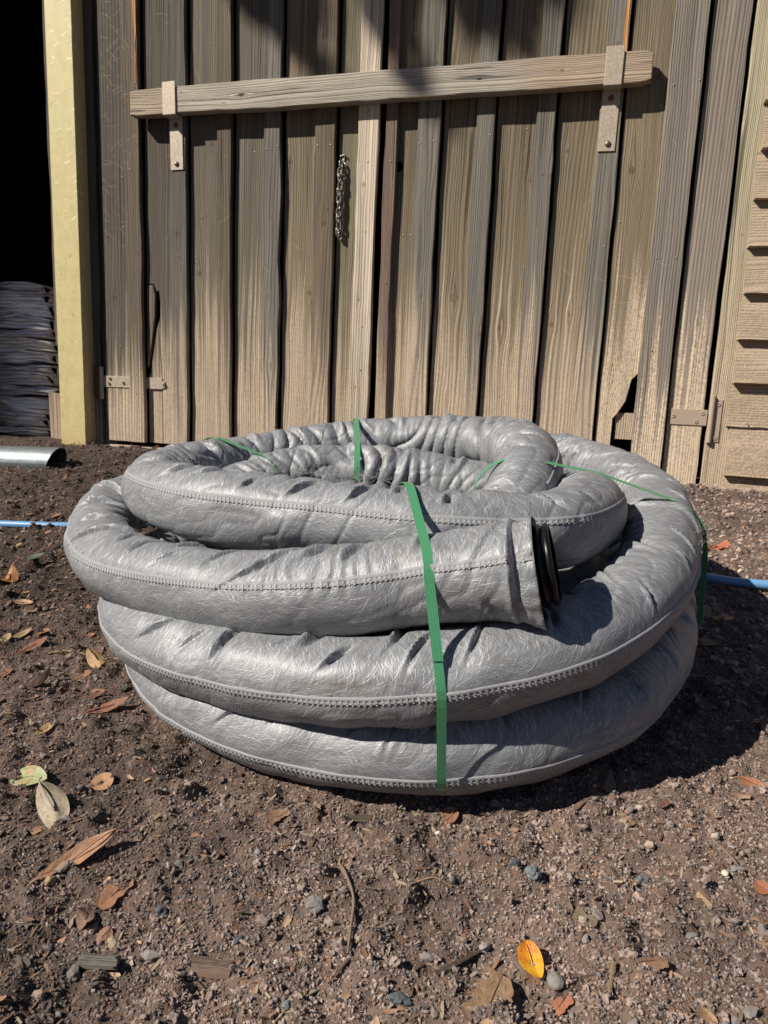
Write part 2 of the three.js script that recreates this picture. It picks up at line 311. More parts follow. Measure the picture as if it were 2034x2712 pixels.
// one upright board. Long edges wander a little; holes and cut-outs come in through poly / holes
function boardGeo(o) {
  const { x0, x1, y0, y1, front, th, strip, wob = 0.0019, top0 = 0, top1 = 0 } = o, r = rng(strip * 131 + Math.round(x0 * 1000)), S = Math.floor(r() * 9999);
  const pts = [], n = 26, e = (y, k) => wob * (1.4 * sgn(y * 5, k, S) + 0.8 * sgn(y * 21, k, S + 1));
  if (o.poly) for (const [x, y] of o.poly) pts.push(new THREE.Vector2(x, y));
  else {
    for (let i = 0; i <= n; i++) { const y = lerp(y0, y1, i / n); pts.push(new THREE.Vector2(x1 + lerp(0, top1, i / n) + e(y, 1), y)); }
    for (let i = n; i >= 0; i--) { const y = lerp(y0, y1, i / n); pts.push(new THREE.Vector2(x0 + lerp(0, top0, i / n) + e(y, 7), y)); }
  }
  const sh = new THREE.Shape(pts);
  for (const [hx, hy, hr] of o.holes ?? []) { const h = new THREE.Path(); h.absellipse(hx, hy, hr, hr * 1.12, 0, Math.PI * 2, true); sh.holes.push(h); }
  const bt = 0.0016, g = new THREE.ExtrudeGeometry(sh, { depth: th - 2 * bt, bevelEnabled: true, bevelThickness: bt, bevelSize: bt, bevelOffset: -bt, bevelSegments: 1, curveSegments: 10 });
  g.translate(0, 0, front - th + bt);
  const p = g.attributes.position, u = g.attributes.uv, xm = Math.min(x0, x0 + top0), fl = o.flip;
  for (let i = 0; i < p.count; i++) {
    let q = clamp((p.getX(i) - xm + (front - p.getZ(i)) * 0.3) / 0.128, 0.015, 0.985); if (fl) q = 1 - q;
    u.setXY(i, (strip % 16 + q) / 16, (p.getY(i) - VY0) / VH);
  }
  return g;
}
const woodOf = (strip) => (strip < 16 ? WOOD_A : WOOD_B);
const NAIL = new THREE.SphereGeometry(0.0032, 8, 5).scale(1, 1, 0.5);
const MAT = {
  nail: new THREE.MeshStandardMaterial({ color: lin(0x8d867c), roughness: 0.45, metalness: 0.7 }),
  galv: new THREE.MeshStandardMaterial({ color: lin(0xd2ccc4), roughness: 0.5, metalness: 0.2 }),
  bolt: new THREE.MeshStandardMaterial({ color: lin(0x6f6a60), roughness: 0.42, metalness: 0.7 }),
  rust: new THREE.MeshStandardMaterial({ color: lin(0x6a4636), roughness: 0.75, metalness: 0.2 }),
};
function board(parent, o) {
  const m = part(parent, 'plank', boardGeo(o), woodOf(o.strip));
  for (const [nx, ny] of o.nails ?? []) part(m, 'nail_head', NAIL.clone().translate(nx, ny, o.front + 0.0004), MAT.nail);
  return m;
}
{ // mottled galvanised steel with dust in the corners
  const S = 256, c = document.createElement('canvas'); c.width = c.height = S; const x = c.getContext('2d'), r = rng(9);
  x.fillStyle = '#d6cdbf'; x.fillRect(0, 0, S, S);
  for (let i = 0; i < 1400; i++) { const v = 150 + r() * 100; x.fillStyle = `rgba(${v},${v * 0.96},${v * 0.9},.35)`; x.beginPath(); x.ellipse(r() * S, r() * S, 2 + r() * 9, 1 + r() * 5, r() * 6, 0, 6.3); x.fill(); }
  for (let i = 0; i < 170; i++) { x.fillStyle = `rgba(${120 + r() * 40},${80 + r() * 20},${55},.30)`; x.beginPath(); x.ellipse(r() * S, r() * S, 1 + r() * 7, 1 + r() * 4, r() * 6, 0, 6.3); x.fill(); }
  MAT.galv.map = canvasTex(c); MAT.galv.bumpMap = canvasTex(c, false); MAT.galv.bumpScale = 0.0006;
}
const ZB = WALL_Z, TB = 0.022, ZT = ZB + TB;    // front of the boards, thickness of the cover strips, front of the strips
const TOP = 2.34;

const leftDoor = thing('door_leaf', 'left leaf of the weathered shed door, with the chain hole and low strap hinge', 'door', [-1.4, 0.22, ZB]);
{
  const nl = (x, ...ys) => ys.map((y) => [x, y]);
  board(leftDoor, { x0: -1.972, x1: -1.80, y0: 0.225, y1: TOP, front: ZB, th: 0.018, strip: 0, nails: [...nl(-1.872, 1.29, 1.10), ...nl(-1.90, 0.62)] });
  board(leftDoor, { x0: -1.845, x1: -1.776, y0: 0.226, y1: TOP, front: ZT, th: TB, strip: 1, top0: -0.015, top1: -0.004, wob: 0.0022, nails: [...nl(-1.82, 1.31), ...nl(-1.81, 0.51, 0.43)] });
  // the next board has a long wedge broken off it at the foot
  board(leftDoor, { x0: -1.768, x1: -1.61, front: ZB, th: 0.016, strip: 2, y0: 0.226, y1: TOP, poly: [[-1.700, 0.226], [-1.61, 0.226], [-1.61, TOP], [-1.768, TOP], [-1.766, 0.875], [-1.735, 0.875], [-1.722, 0.845], [-1.712, 0.85], [-1.706, 0.80], [-1.709, 0.64], [-1.701, 0.50]] });
  board(leftDoor, { x0: -1.768, x1: -1.70, front: ZB - 0.004, th: 0.014, strip: 5, y0: 0.226, y1: 0.86, poly: [[-1.7685, 0.226], [-1.7035, 0.226], [-1.7045, 0.50], [-1.7125, 0.64], [-1.712, 0.74], [-1.726, 0.70], [-1.744, 0.60], [-1.758, 0.52], [-1.7685, 0.50]] });
  board(leftDoor, { x0: -1.640, x1: -1.573, y0: 0.228, y1: TOP, front: ZT, th: TB, strip: 3, top0: 0.002, wob: 0.0022, nails: nl(-1.61, 0.98, 0.5) });
  board(leftDoor, { x0: -1.563, x1: -1.41, y0: 0.226, y1: TOP, front: ZB, th: 0.016, strip: 4, nails: nl(-1.54, 0.98) });
  board(leftDoor, { x0: -1.438, x1: -1.379, y0: 0.226, y1: TOP, front: ZT, th: TB, strip: 5, flip: true });
  board(leftDoor, { x0: -1.369, x1: -1.21, y0: 0.226, y1: TOP, front: ZB, th: 0.016, strip: 6, nails: nl(-1.29, 1.36) });
  board(leftDoor, { x0: -1.243, x1: -1.174, y0: 0.226, y1: TOP, front: ZT, th: TB, strip: 7, wob: 0.0032, nails: [...nl(-1.232, 1.36), ...nl(-1.185, 1.37)] });
  board(leftDoor, { x0: -1.165, x1: -1.0, y0: 0.226, y1: TOP, front: ZB, th: 0.016, strip: 8 });
  board(leftDoor, { x0: -1.037, x1: -0.960, y0: 0.226, y1: TOP, front: ZT, th: TB, strip: 9, nails: [...nl(-1.025, 1.365), ...nl(-0.975, 1.365)] });
  board(leftDoor, { x0: -0.951, x1: -0.862, y0: 0.226, y1: TOP, front: ZB, th: 0.016, strip: 10, holes: [[-0.932, 1.327, 0.017]] });
  board(leftDoor, { x0: -0.869, x1: -0.795, y0: 0.228, y1: TOP, front: ZT + 0.004, th: TB, strip: 11, nails: [...nl(-0.83, 1.83, 1.47, 1.30, 1.06, 0.72, 0.56)] });
  board(leftDoor, { x0: -1.768, x1: -1.728, front: ZB + 0.001, th: 0.014, strip: 5, y0: 0.52, y1: 0.875, poly: [[-1.7685, 0.54], [-1.758, 0.585], [-1.744, 0.67], [-1.733, 0.75], [-1.729, 0.83], [-1.738, 0.871], [-1.7685, 0.871]] });
  board(leftDoor, { x0: -1.793, x1: -1.783, y0: 1.62, y1: TOP, front: ZT + 0.002, th: 0.012, strip: 30, wob: 0.004 });
  // strap hinge: leaf on the jamb, knuckle, long strap that runs under the first cover strip
  const h = part(leftDoor, 'strap_hinge', mergeGeometries([box(-1.985, -1.70, 0.452, 0.498, ZB, ZB + 0.004, 0.001), box(-1.703, -1.688, 0.456, 0.484, ZB, ZB + 0.005, 0.001)]), MAT.galv);
  part(h, 'knuckle', new THREE.CylinderGeometry(0.009, 0.009, 0.135, 14).translate(-1.992, 0.468, ZB + 0.006), MAT.galv);
  part(h, 'hinge_leaf', box(-2.030, -1.993, 0.400, 0.536, ZB + 0.0, ZB + 0.004, 0.001), MAT.rust);
  for (const [x, y] of [[-1.95, 0.487], [-1.955, 0.466], [-1.885, 0.472], [-1.69, 0.47]]) part(h, 'screw', new THREE.CylinderGeometry(0.0055, 0.0065, 0.004, 10).rotateX(Math.PI / 2).translate(x, y, ZB + 0.006), MAT.bolt);
  for (const y of [0.425, 0.455, 0.485, 0.515]) part(h, 'screw', new THREE.CylinderGeometry(0.0055, 0.0065, 0.004, 10).rotateX(Math.PI / 2).translate(-2.012, y, ZB + 0.006), MAT.bolt);
}
const rightDoor = thing('door_leaf', 'right leaf of the weathered shed door, with a broken board at its foot', 'door', [-0.2, 0.21, ZB]);
{
  const nl = (x, ...ys) => ys.map((y) => [x, y]);
  board(rightDoor, { x0: -0.770, x1: -0.728, y0: 0.226, y1: TOP, front: ZT, th: TB, strip: 12, nails: nl(-0.745, 1.83, 1.30, 0.88) });
  board(rightDoor, { x0: -0.742, x1: -0.62, y0: 0.224, y1: TOP, front: ZB, th: 0.016, strip: 13, holes: [[-0.722, 1.287, 0.017]], nails: [...nl(-0.69, 0.295, 1.05), ...nl(-0.662, 1.05), ...nl(-0.665, 0.29)] });
  board(rightDoor, { x0: -0.650, x1: -0.571, y0: 0.224, y1: TOP, front: ZT, th: TB, strip: 14, nails: [...nl(-0.64, 1.355), ...nl(-0.59, 1.36), ...nl(-0.62, 0.295)] });
  board(rightDoor, { x0: -0.561, x1: -0.41, y0: 0.222, y1: TOP, front: ZB, th: 0.016, strip: 16, nails: [...nl(-0.54, 0.293), ...nl(-0.48, 0.293)] });
  board(rightDoor, { x0: -0.443, x1: -0.380, y0: 0.222, y1: TOP, front: ZT, th: TB, strip: 17, nails: [...nl(-0.425, 0.29), ...nl(-0.39, 1.37)] });
  board(rightDoor, { x0: -0.370, x1: -0.21, y0: 0.220, y1: TOP, front: ZB, th: 0.016, strip: 18, nails: [...nl(-0.32, 0.29), ...nl(-0.27, 1.39)] });
  board(rightDoor, { x0: -0.240, x1: -0.176, y0: 0.218, y1: TOP, front: ZT, th: TB, strip: 19, flip: true, wob: 0.002 });
  board(rightDoor, { x0: -0.166, x1: -0.01, y0: 0.216, y1: TOP, front: ZB, th: 0.016, strip: 20, nails: [...nl(-0.13, 0.30), ...nl(-0.06, 0.30)] });
  board(rightDoor, { x0: -0.033, x1: 0.038, y0: 0.214, y1: TOP, front: ZT, th: TB, strip: 21, nails: nl(0.02, 1.0) });
  board(rightDoor, { x0: 0.021, x1: 0.037, y0: 1.59, y1: TOP, front: ZT + 0.0015, th: 0.010, strip: 30, wob: 0.003, top1: 0.002, top0: 0.004 });
  // broken at the foot: a corner is missing and shows the dark inside
  board(rightDoor, { x0: 0.046, x1: 0.185, y0: 0.212, y1: TOP, front: ZB + 0.008, th: 0.018, strip: 22, poly: [[0.046, 0.212], [0.098, 0.212], [0.100, 0.425], [0.112, 0.440], [0.137, 0.486], [0.150, 0.56], [0.185, 0.60], [0.185, TOP], [0.046, TOP]], nails: [...nl(0.062, 1.08), ...nl(0.07, 0.30)] });
  board(rightDoor, { x0: 0.108, x1: 0.18, y0: 0.352, y1: 0.445, front: ZB - 0.006, th: 0.012, strip: 18 });
  board(rightDoor, { x0: 0.170, x1: 0.272, y0: 0.200, y1: TOP, front: ZT + 0.002, th: TB, strip: 23, wob: 0.0018, nails: [...nl(0.188, 1.49), ...nl(0.264, 1.50), ...nl(0.19, 0.96), ...nl(0.25, 0.96), ...nl(0.205, 0.66)] });
  board(rightDoor, { x0: 0.281, x1: 0.392, y0: 0.196, y1: TOP, front: ZB + 0.004, th: 0.018, strip: 24, top0: 0.004, top1: 0.006 });
  const h = part(rightDoor, 'strap_hinge', box(0.286, 0.405, 0.415, 0.468, ZB + 0.004, ZB + 0.008, 0.001), MAT.dust = new THREE.MeshStandardMaterial({ color: lin(0xa29181), roughness: 0.9, bumpMap: MAT.galv.bumpMap, bumpScale: 0.001 }));
  part(h, 'knuckle', new THREE.CylinderGeometry(0.009, 0.009, 0.155, 14).translate(0.417, 0.437, ZB + 0.012), MAT.dust);
  part(h, 'hinge_leaf', box(0.426, 0.449, 0.362, 0.505, ZB + 0.004, ZB + 0.008, 0.001), MAT.dust);
  for (const [x, y] of [[0.298, 0.444], [0.39, 0.456], [0.372, 0.427], [0.437, 0.488], [0.438, 0.375]]) part(h, 'screw', new THREE.TorusGeometry(0.0045, 0.0022, 6, 12).translate(x, y, ZB + 0.0085), MAT.dust);
}
// brackets: a flat plate bolted to the door, turned out under the bar and up its face
function bracket(door, x, name, tilt) {
  const w = 0.0275, f = ZT + 0.046, sh = [[ZT + 0.0, 1.30], [ZT + 0.0, 1.484], [f, 1.488], [f, 1.598]], t = 0.0045, g = [];
  g.push(box(x - w, x + w, 1.300, 1.492, ZT, ZT + t, 0.001)); g.push(box(x - w, x + w, 1.4835, 1.488, ZT + t - 0.0005, f + 0.0005, 0.001)); g.push(box(x - w, x + w, 1.4845, 1.600, f, f + t, 0.0015));
  const geo = mergeGeometries(g); geo.translate(-x, -1.45, 0); geo.rotateZ(tilt); geo.translate(x, 1.45, 0);
  const b = part(door, name, geo, MAT.galv);
  const dome = () => new THREE.SphereGeometry(0.0095, 14, 8).scale(1, 1, 0.6);
  part(b, 'bolt', dome().translate(x + 0.002, 1.322, ZT + t + 0.001), MAT.bolt);
  part(b, 'bolt', dome().scale(1, 1, 1.6).translate(x, 1.462, ZT + t + 0.001), MAT.rust);
  return b;
}
bracket(leftDoor, -1.611, 'bar_bracket', 0.02); bracket(rightDoor, -0.002, 'bar_bracket', -0.01);

// ---------------------------------------------------------------- the bar across both leaves
{
  const W = 1024, H = 128, d = new Uint8Array(W * H * 4), b = new Uint8Array(W * H * 4), LB = 1.92, HB = 0.16;
  const knots = [[0.47, 0.055, 0.011], [0.40, 0.03, 0.005], [1.35, 0.05, 0.006], [0.22, 0.08, 0.006], [1.62, 0.06, 0.007]];
  for (let j = 0; j < H; j++) for (let i = 0; i < W; i++) {
    const x = i / W * LB, y = j / H * HB; let gy = y + 0.006 * sgn(x * 2.1, 4, 71) + 0.002 * sgn(x * 9, 4, 72), kn = 0;
    for (const [kx, ky, kr] of knots) { const dx = (x - kx) * 0.45, dy = y - ky, q = (dx * dx + dy * dy) / (kr * kr); gy -= dy / (Math.abs(dy) + 0.003) * kr * 0.9 * Math.exp(-q / 4); kn = Math.max(kn, 1 - smooth(0.4, 1, q * 2.4)); }
    const ring = gy * 150 + 1.2 * sgn(x * 1.2, gy * 40, 73); let late = 0.5 + 0.5 * Math.sin(ring * 6.283); late *= late;
    const fine = vn(x * 18, gy * 1300, 74), mid = vn(x * 4, gy * 380, 75), br = smooth(1.45, 1.62, x + 0.06 * mid) * 0.8 + smooth(0.2, 0.12, x) * 0.7;
    const v = 0.66 + 0.25 * fine + 0.22 * mid - 0.46 * late - 0.45 * kn + 0.4 * (fbm(x * 5, y * 20, 3, 76) - 0.5), crack = smooth(0.84, 0.9, vn(x * 3, gy * 160, 77));
    const p = (j * W + i) * 4, k = v * (1 - 0.6 * crack);
    d[p] = toS(lerp(0.46, 0.42, br) * k); d[p + 1] = toS(lerp(0.405, 0.31, br) * k); d[p + 2] = toS(lerp(0.335, 0.21, br) * k); d[p + 3] = 255;
    b[p] = b[p + 1] = b[p + 2] = 255 * clamp(0.5 + 0.25 * fine - 0.3 * late - 0.4 * crack + 0.1 * mid); b[p + 3] = 255;
  }
  const mat = new THREE.MeshStandardMaterial({ map: dataTex(d, W, H, true), bumpMap: dataTex(b, W, H), bumpScale: 0.003, roughness: 0.82 });
  const n = 60, sh = [], wob = (x, k) => 0.0022 * sgn(x * 4, k, 81) + 0.001 * sgn(x * 17, k, 82);
  const X0 = -1.785, X1 = 0.116;
  for (let i = 0; i <= n; i++) { const x = lerp(X0, X1, i / n), c = i === n ? 0.006 : i === 0 ? 0.003 : 0; sh.push(new THREE.Vector2(x, 1.491 + c + wob(x, 2) + 0.006 * smooth(-1.5, -1.2, x) * smooth(-1.0, -1.2, x) * -1)); }
  for (let i = n; i >= 0; i--) { const x = lerp(X0, X1, i / n), c = i === n ? 0.010 : i === 0 ? 0.003 : 0; sh.push(new THREE.Vector2(x, 1.584 - c + wob(x, 9))); }
  const g = new THREE.ExtrudeGeometry(new THREE.Shape(sh), { depth: 0.036, bevelEnabled: true, bevelThickness: 0.003, bevelSize: 0.003, bevelOffset: -0.003, bevelSegments: 2 });
  g.translate(0, 0, ZT + 0.0052);
  const p = g.attributes.position, u = g.attributes.uv;
  for (let i = 0; i < p.count; i++) { u.setXY(i, (p.getX(i) - X0) / LB, clamp((p.getY(i) - 1.48 + (ZT + 0.04 - p.getZ(i)) * 0.4) / HB, 0.01, 0.99)); }
  solo('locking_bar', g, mat, 'long grey timber bar held level across both door leaves by two brackets', 'bar', [-0.83, 1.49, ZT]);
}
// ---------------------------------------------------------------- chain through the hole in the left leaf
{
  const t = thing('chain', 'doubled steel chain hanging out of the hole in the left door leaf', 'chain', [-0.932, 1.03, ZB]);
  const steel = new THREE.MeshStandardMaterial({ color: lin(0x98938a), roughness: 0.38, metalness: 0.95 });
  const pts = []; const a = 0.0085, l = 0.0075;
  for (let i = 0; i < 28; i++) { const f = i / 28 * 2 * Math.PI, c = Math.cos(f), s = Math.sin(f); pts.push(new THREE.Vector3(c * a, s * a + (s > 0 ? l : -l), 0)); }
  const link = new THREE.TubeGeometry(new THREE.CatmullRomCurve3(pts, true), 40, 0.0029, 7, true);
  const r = rng(12);
  const strand = (x0, x1, y0, y1, z, odd) => { const n = Math.round((y0 - y1) / 0.0225); for (let i = 0; i <= n; i++) { const f = i / n, m = link.clone().rotateY((i + odd) % 2 ? 1.15 + 0.2 * r() : -0.35 + 0.2 * r()).rotateZ((r() - 0.5) * 0.12); part(t, 'link', m.translate(lerp(x0, x1, f) + 0.002 * Math.sin(i * 2), lerp(y0, y1, f), z + 0.002 * (i % 2) + 0.018 * smooth(0.12, 0, f) * -1), steel); } };
  strand(-0.936, -0.939, 1.318, 1.060, ZB + 0.018, 0); strand(-0.930, -0.932, 1.31, 1.05, ZB + 0.009, 1);
  for (const [x, z, k] of [[-0.938, -0.012, 0.4], [-0.930, -0.026, 1.2], [-0.927, -0.008, -0.3]]) part(t, 'link', link.clone().rotateX(1.3).rotateZ(k).translate(x, 1.326, ZB + z), steel);
}
// ---------------------------------------------------------------- right of the door: pale jamb and weatherboards
{
  const j = thing('door_jamb', 'pale greenish timber jamb between the right door leaf and the weatherboards', 'jamb', [0.43, 0.2, ZB]);
  board(j, { x0: 0.411, x1: 0.500, y0: 0.19, y1: TOP, front: ZB + 0.004, th: 0.03, strip: 25 });
  const W = 1024, H = 1024, d = new Uint8Array(W * H * 4), b = new Uint8Array(W * H * 4), ph = H / 8;
  for (let q = 0; q < 8; q++) {
    const r = rng(700 + q), knots = [0, 1, 2].map(() => [r() * 1.2, 0.02 + r() * 0.1, 0.006 + r() * 0.006]), o = r() * 30;
    for (let jj = 0; jj < ph; jj++) for (let i = 0; i < W; i++) {
      const x = i / W * 1.2, y = jj / ph * 0.16; let gy = y + 0.008 * sgn(x * 2.4, o, 90 + q) + 0.002 * sgn(x * 10, o, 91), kn = 0;
      for (const [kx, ky, kr] of knots) { const dx = (x - kx) * 0.45, dy = y - ky, k2 = (dx * dx + dy * dy) / (kr * kr); gy -= dy / (Math.abs(dy) + 0.003) * kr * 0.9 * Math.exp(-k2 / 4); kn = Math.max(kn, 1 - smooth(0.4, 1, k2 * 2.4)); }
      const ring = gy * 110 + 1.5 * sgn(x * 1.5, gy * 30, 92 + q); let late = 0.5 + 0.5 * Math.sin(ring * 6.283); late *= late;
      const fine = vn(x * 20, gy * 1200, 93), s1 = vn(x * 420, y * 420, 94 + q), s2 = vn(x * 170, y * 170, 95), du = clamp([0.95, 0.9, 0.62, 0.5, 0.45, 0.4, 0.35, 0.3][q] + 0.5 * (fbm(x * 8, y * 8 + q, 3, 96) - 0.5));
      const v = 0.72 + 0.25 * fine - 0.36 * late * (1 - 0.75 * du) - 0.25 * kn * (1 - du) + 0.3 * (fbm(x * 6 + o, y * 14, 3, 97) - 0.5) + du * (0.32 * (s1 - 0.5) + 0.3 * (s2 - 0.5)), p = ((q * ph + jj) * W + i) * 4;
      d[p] = toS(lerp(0.48, 0.44, du) * v); d[p + 1] = toS(lerp(0.385, 0.335, du) * v); d[p + 2] = toS(lerp(0.268, 0.24, du) * v); d[p + 3] = 255;
      b[p] = b[p + 1] = b[p + 2] = 255 * clamp(0.5 + 0.22 * fine - 0.3 * late * (1 - du) + 0.2 * (s1 - 0.5) + 0.25 * (s2 - 0.5) * du); b[p + 3] = 255;
    }
  }
  const mat = new THREE.MeshStandardMaterial({ map: dataTex(d, W, H, true), bumpMap: dataTex(b, W, H), bumpScale: 0.004, roughness: 0.9 });
  const w = thing('weatherboard_wall', 'tan dusty weatherboard wall right of the shed door', 'wall', [1.6, 0.12, ZB]);
  const edge = [0.10, 0.252, 0.417, 0.559, 0.701, 0.847, 0.992, 1.136, 1.285, 1.423, 1.565, 1.71, 1.85, 1.99, 2.13, 2.27, 2.41];
  const ends = [0.474, 0.476, 0.470, 0.468, 0.466, 0.468, 0.462, 0.462, 0.466, 0.458, 0.470, 0.474, 0.478, 0.476, 0.48, 0.48];
  for (let k = 0; k < 16; k++) {
    const y0 = edge[k], y1 = edge[k + 1] + 0.022, n = 60, pos = [], uv = [], idx = [], r = rng(800 + k), ph0 = r() * 10, q = Math.min(7, k), tilt = k === 2 ? 0.4 : 1;
    // cross-section up the board: back foot, front foot (butt), face, top tucked under the next board
    for (let i = 0; i <= n; i++) {
      const f = i / n, x = lerp(ends[k], 2.9, f * f) + (i === 0 ? 0 : 0), dy = 0.0022 * sgn(x * 4 + ph0, k, 801) + 0.0012 * sgn(x * 30, k, 802), z = ZB + 0.004, e0 = i === 0 ? 0.004 * sgn(3, k * 3, 805) : 0;
      const sec = [[0.001, 0.002], [0.030 * tilt + 0.004, 0.0], [0.033 * tilt + 0.004, 0.003], [0.029 * tilt + 0.004, 0.03], [0.019 * tilt + 0.003, 0.5], [0.004, 1.0]];
      sec.forEach(([dz, t], m) => { const y = m < 3 ? y0 + t + dy : lerp(y0 + dy, y1, t); pos.push(x + e0 + 0.004 * sgn(y * 60, k, 806) * (i === 0 ? 1 : 0), y, z + dz); uv.push(((x - 0.4) / 1.2) % 7, (q + clamp((y - y0) / 0.17, 0.02, 0.98)) / 8); });
    }
    for (let i = 0; i < n; i++) for (let m = 0; m < 5; m++) { const a = i * 6 + m, c = a + 6; idx.push(a, c, a + 1, a + 1, c, c + 1); }
    for (let m = 1; m < 5; m++) idx.push(0, m, m + 1);
    let g = new THREE.BufferGeometry(); g.setAttribute('position', new THREE.Float32BufferAttribute(pos, 3)); g.setAttribute('uv', new THREE.Float32BufferAttribute(uv, 2)); g.setIndex(idx); g = g.toNonIndexed(); g.computeVertexNormals();
    const m = part(w, 'plank', g, mat);
    if (k > 0 && k < 10) part(m, 'nail_head', NAIL.clone().translate(ends[k] + 0.05 + 0.02 * r(), y0 + 0.012, ZB + 0.026), MAT.nail);
  }
}

// ---------------------------------------------------------------- left of the door: post, sill, dark shed, sacks, pipe
{
  const S = 512, c = document.createElement('canvas'); c.width = 128; c.height = S * 2; const x = c.getContext('2d'), r = rng(31);
  x.fillStyle = '#c0b380'; x.fillRect(0, 0, 128, 1024);
  for (let i = 0; i < 2600; i++) { const v = r(); x.fillStyle = v < 0.5 ? `rgba(214,202,146,${0.10 * r()})` : `rgba(150,138,88,${0.12 * r()})`; x.beginPath(); x.ellipse(r() * 128, r() * 1024, 1 + r() * 8, 1 + r() * 14, 0, 0, 6.3); x.fill(); }
  for (let i = 0; i < 70; i++) { const y = r() * 800, a = 4 + r() * 26; x.strokeStyle = `rgba(120,108,66,${0.15 + 0.3 * r()})`; x.lineWidth = 0.7; x.beginPath(); const xx = r() * 110; x.moveTo(xx, y); x.lineTo(xx + a, y - a * 0.35); x.stroke(); }
  for (let i = 0; i < 60; i++) { x.strokeStyle = `rgba(246,238,196,${0.5 + 0.4 * r()})`; x.lineWidth = 0.6 + r() * 1.2; const y = r() * 620, xx = 60 + r() * 66, a = 3 + r() * 12; x.beginPath(); x.moveTo(xx, y); x.lineTo(xx + a, y - a * (r() - 0.2)); x.stroke(); }
  for (let i = 0; i < 34; i++) { x.fillStyle = `rgba(112,100,70,${0.3 + 0.4 * r()})`; x.beginPath(); x.ellipse(r() * 128, r() * 1024, 0.6 + r() * 1.8, 0.8 + r() * 3.5, 0, 0, 6.3); x.fill(); }
  for (let i = 0; i < 40; i++) { const y = r() * 1024; x.fillStyle = `rgba(232,222,180,${0.3 + 0.5 * r()})`; x.fillRect(116 + r() * 4, y, 1 + r() * 2.5, 2 + r() * 14); }
  // red paint spot, and dried mud specks towards the foot
  x.fillStyle = 'rgba(196,92,72,.65)'; x.beginPath(); x.ellipse(22, 548, 5, 8, 0.2, 0, 6.3); x.fill(); x.fillStyle = 'rgba(206,128,92,.4)'; x.beginPath(); x.ellipse(24, 545, 9, 13, 0, 0, 6.3); x.fill();
  for (let i = 0; i < 9000; i++) { const y = 1024 - Math.pow(r(), 2.4) * 470; x.fillStyle = `rgba(${150 + r() * 36},${128 + r() * 26},${92 + r() * 20},${0.06 + 0.2 * r()})`; x.beginPath(); x.ellipse(r() * 128, y, 0.5 + r() * 1.5, 0.5 + r() * 1.5, 0, 0, 6.3); x.fill(); }
  const paint = new THREE.MeshStandardMaterial({ map: canvasTex(c), bumpMap: canvasTex(c, false), bumpScale: 0.0006, roughness: 0.55 });
  const post = thing('yellow_post', 'pale yellow painted timber post at the left of the shed door', 'post', [-2.13, 0.17, ZB + 0.02]);
  const n = 40, pos = [], uv = [], idx = [], X0 = -2.161, X1 = -2.034, Z0 = ZB - 0.05, Z1 = ZB + 0.062, y0 = 0.196, y1 = 2.42, ch = 0.0035;
  const ring = [[X0, Z0], [X0, Z1 - ch], [X0 + ch, Z1], [X1 - ch, Z1], [X1, Z1 - ch], [X1, Z0]];
  for (let i = 0; i <= n; i++) { const y = lerp(y0, y1, i / n), lean = -0.0035 * (y - 0.2), nick = i % 3 === 1 ? -0.0009 * vn(y * 20, 3, 33) : 0; ring.forEach(([a, b], k) => { pos.push(a + lean + (k === 3 || k === 4 ? nick : 0), y + (i === 0 ? 0.003 * sgn(k * 1.3, 2, 8) : 0), b); uv.push([0, 0.44, 0.45, 0.93, 0.94, 1.4][k] * 0.9 + 0.02, (y - y0) / (y1 - y0)); }); }
  for (let i = 0; i < n; i++) for (let k = 0; k < 5; k++) { const a = i * 6 + k, b = a + 6; idx.push(a, a + 1, b, a + 1, b + 1, b); }
  for (const o of [0]) for (let k = 1; k < 5; k++) idx.push(o, o + k + 1, o + k);
  let g = new THREE.BufferGeometry(); g.setAttribute('position', new THREE.Float32BufferAttribute(pos, 3)); g.setAttribute('uv', new THREE.Float32BufferAttribute(uv, 2)); g.setIndex(idx); g = g.toNonIndexed(); g.computeVertexNormals();
  part(post, 'painted_board', g, paint);
  part(post, 'post_foot', boardGeo({ x0: -2.138, x1: -2.07, y0: 0.08, y1: 0.215, front: ZB + 0.045, th: 0.09, strip: 29, wob: 0.003 }), WOOD_B).userData.label = 'bare timber foot below the paint';
  const jamb = thing('door_jamb', 'dark weathered timber jamb in the shade between the yellow post and the door', 'jamb', [-2.02, 0.2, ZB]);
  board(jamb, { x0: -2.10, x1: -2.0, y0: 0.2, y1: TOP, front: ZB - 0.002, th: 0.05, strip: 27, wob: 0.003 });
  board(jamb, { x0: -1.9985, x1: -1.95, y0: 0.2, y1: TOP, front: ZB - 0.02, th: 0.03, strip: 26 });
  const side = thing('post_backing', 'dark weathered timber edge behind the left side of the yellow post', 'timber', [-2.19, 0.2, ZB]);
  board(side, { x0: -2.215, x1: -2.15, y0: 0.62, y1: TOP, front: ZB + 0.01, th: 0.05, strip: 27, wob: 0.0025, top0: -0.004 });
  const stud = thing('wall_stud', 'short reddish brown timber stud behind the foot of the yellow post', 'timber', [-2.32, 0.15, -2.75]);
  board(stud, { x0: -2.350, x1: -2.265, y0: 0.12, y1: 0.41, front: -2.745, th: 0.045, strip: 28, wob: 0.002 });
  const sill = thing('door_sill', 'pale dusty timber sill under the left door leaf', 'sill', [-1.4, 0.17, ZB]);
  const sg = box(-2.0, 0.40, 0.13, 0.207, ZB - 0.09, ZB + 0.012, 0.004), su = sg.attributes.uv, sp = sg.attributes.position;
  for (let i = 0; i < su.count; i++) su.setXY(i, (29 % 16 + 0.3 + 0.4 * (sp.getZ(i) - ZB + 0.09)) / 16, (sp.getX(i) + 2.1) / 2.5);
  part(sill, 'sill_board', sg, WOOD_B);
}
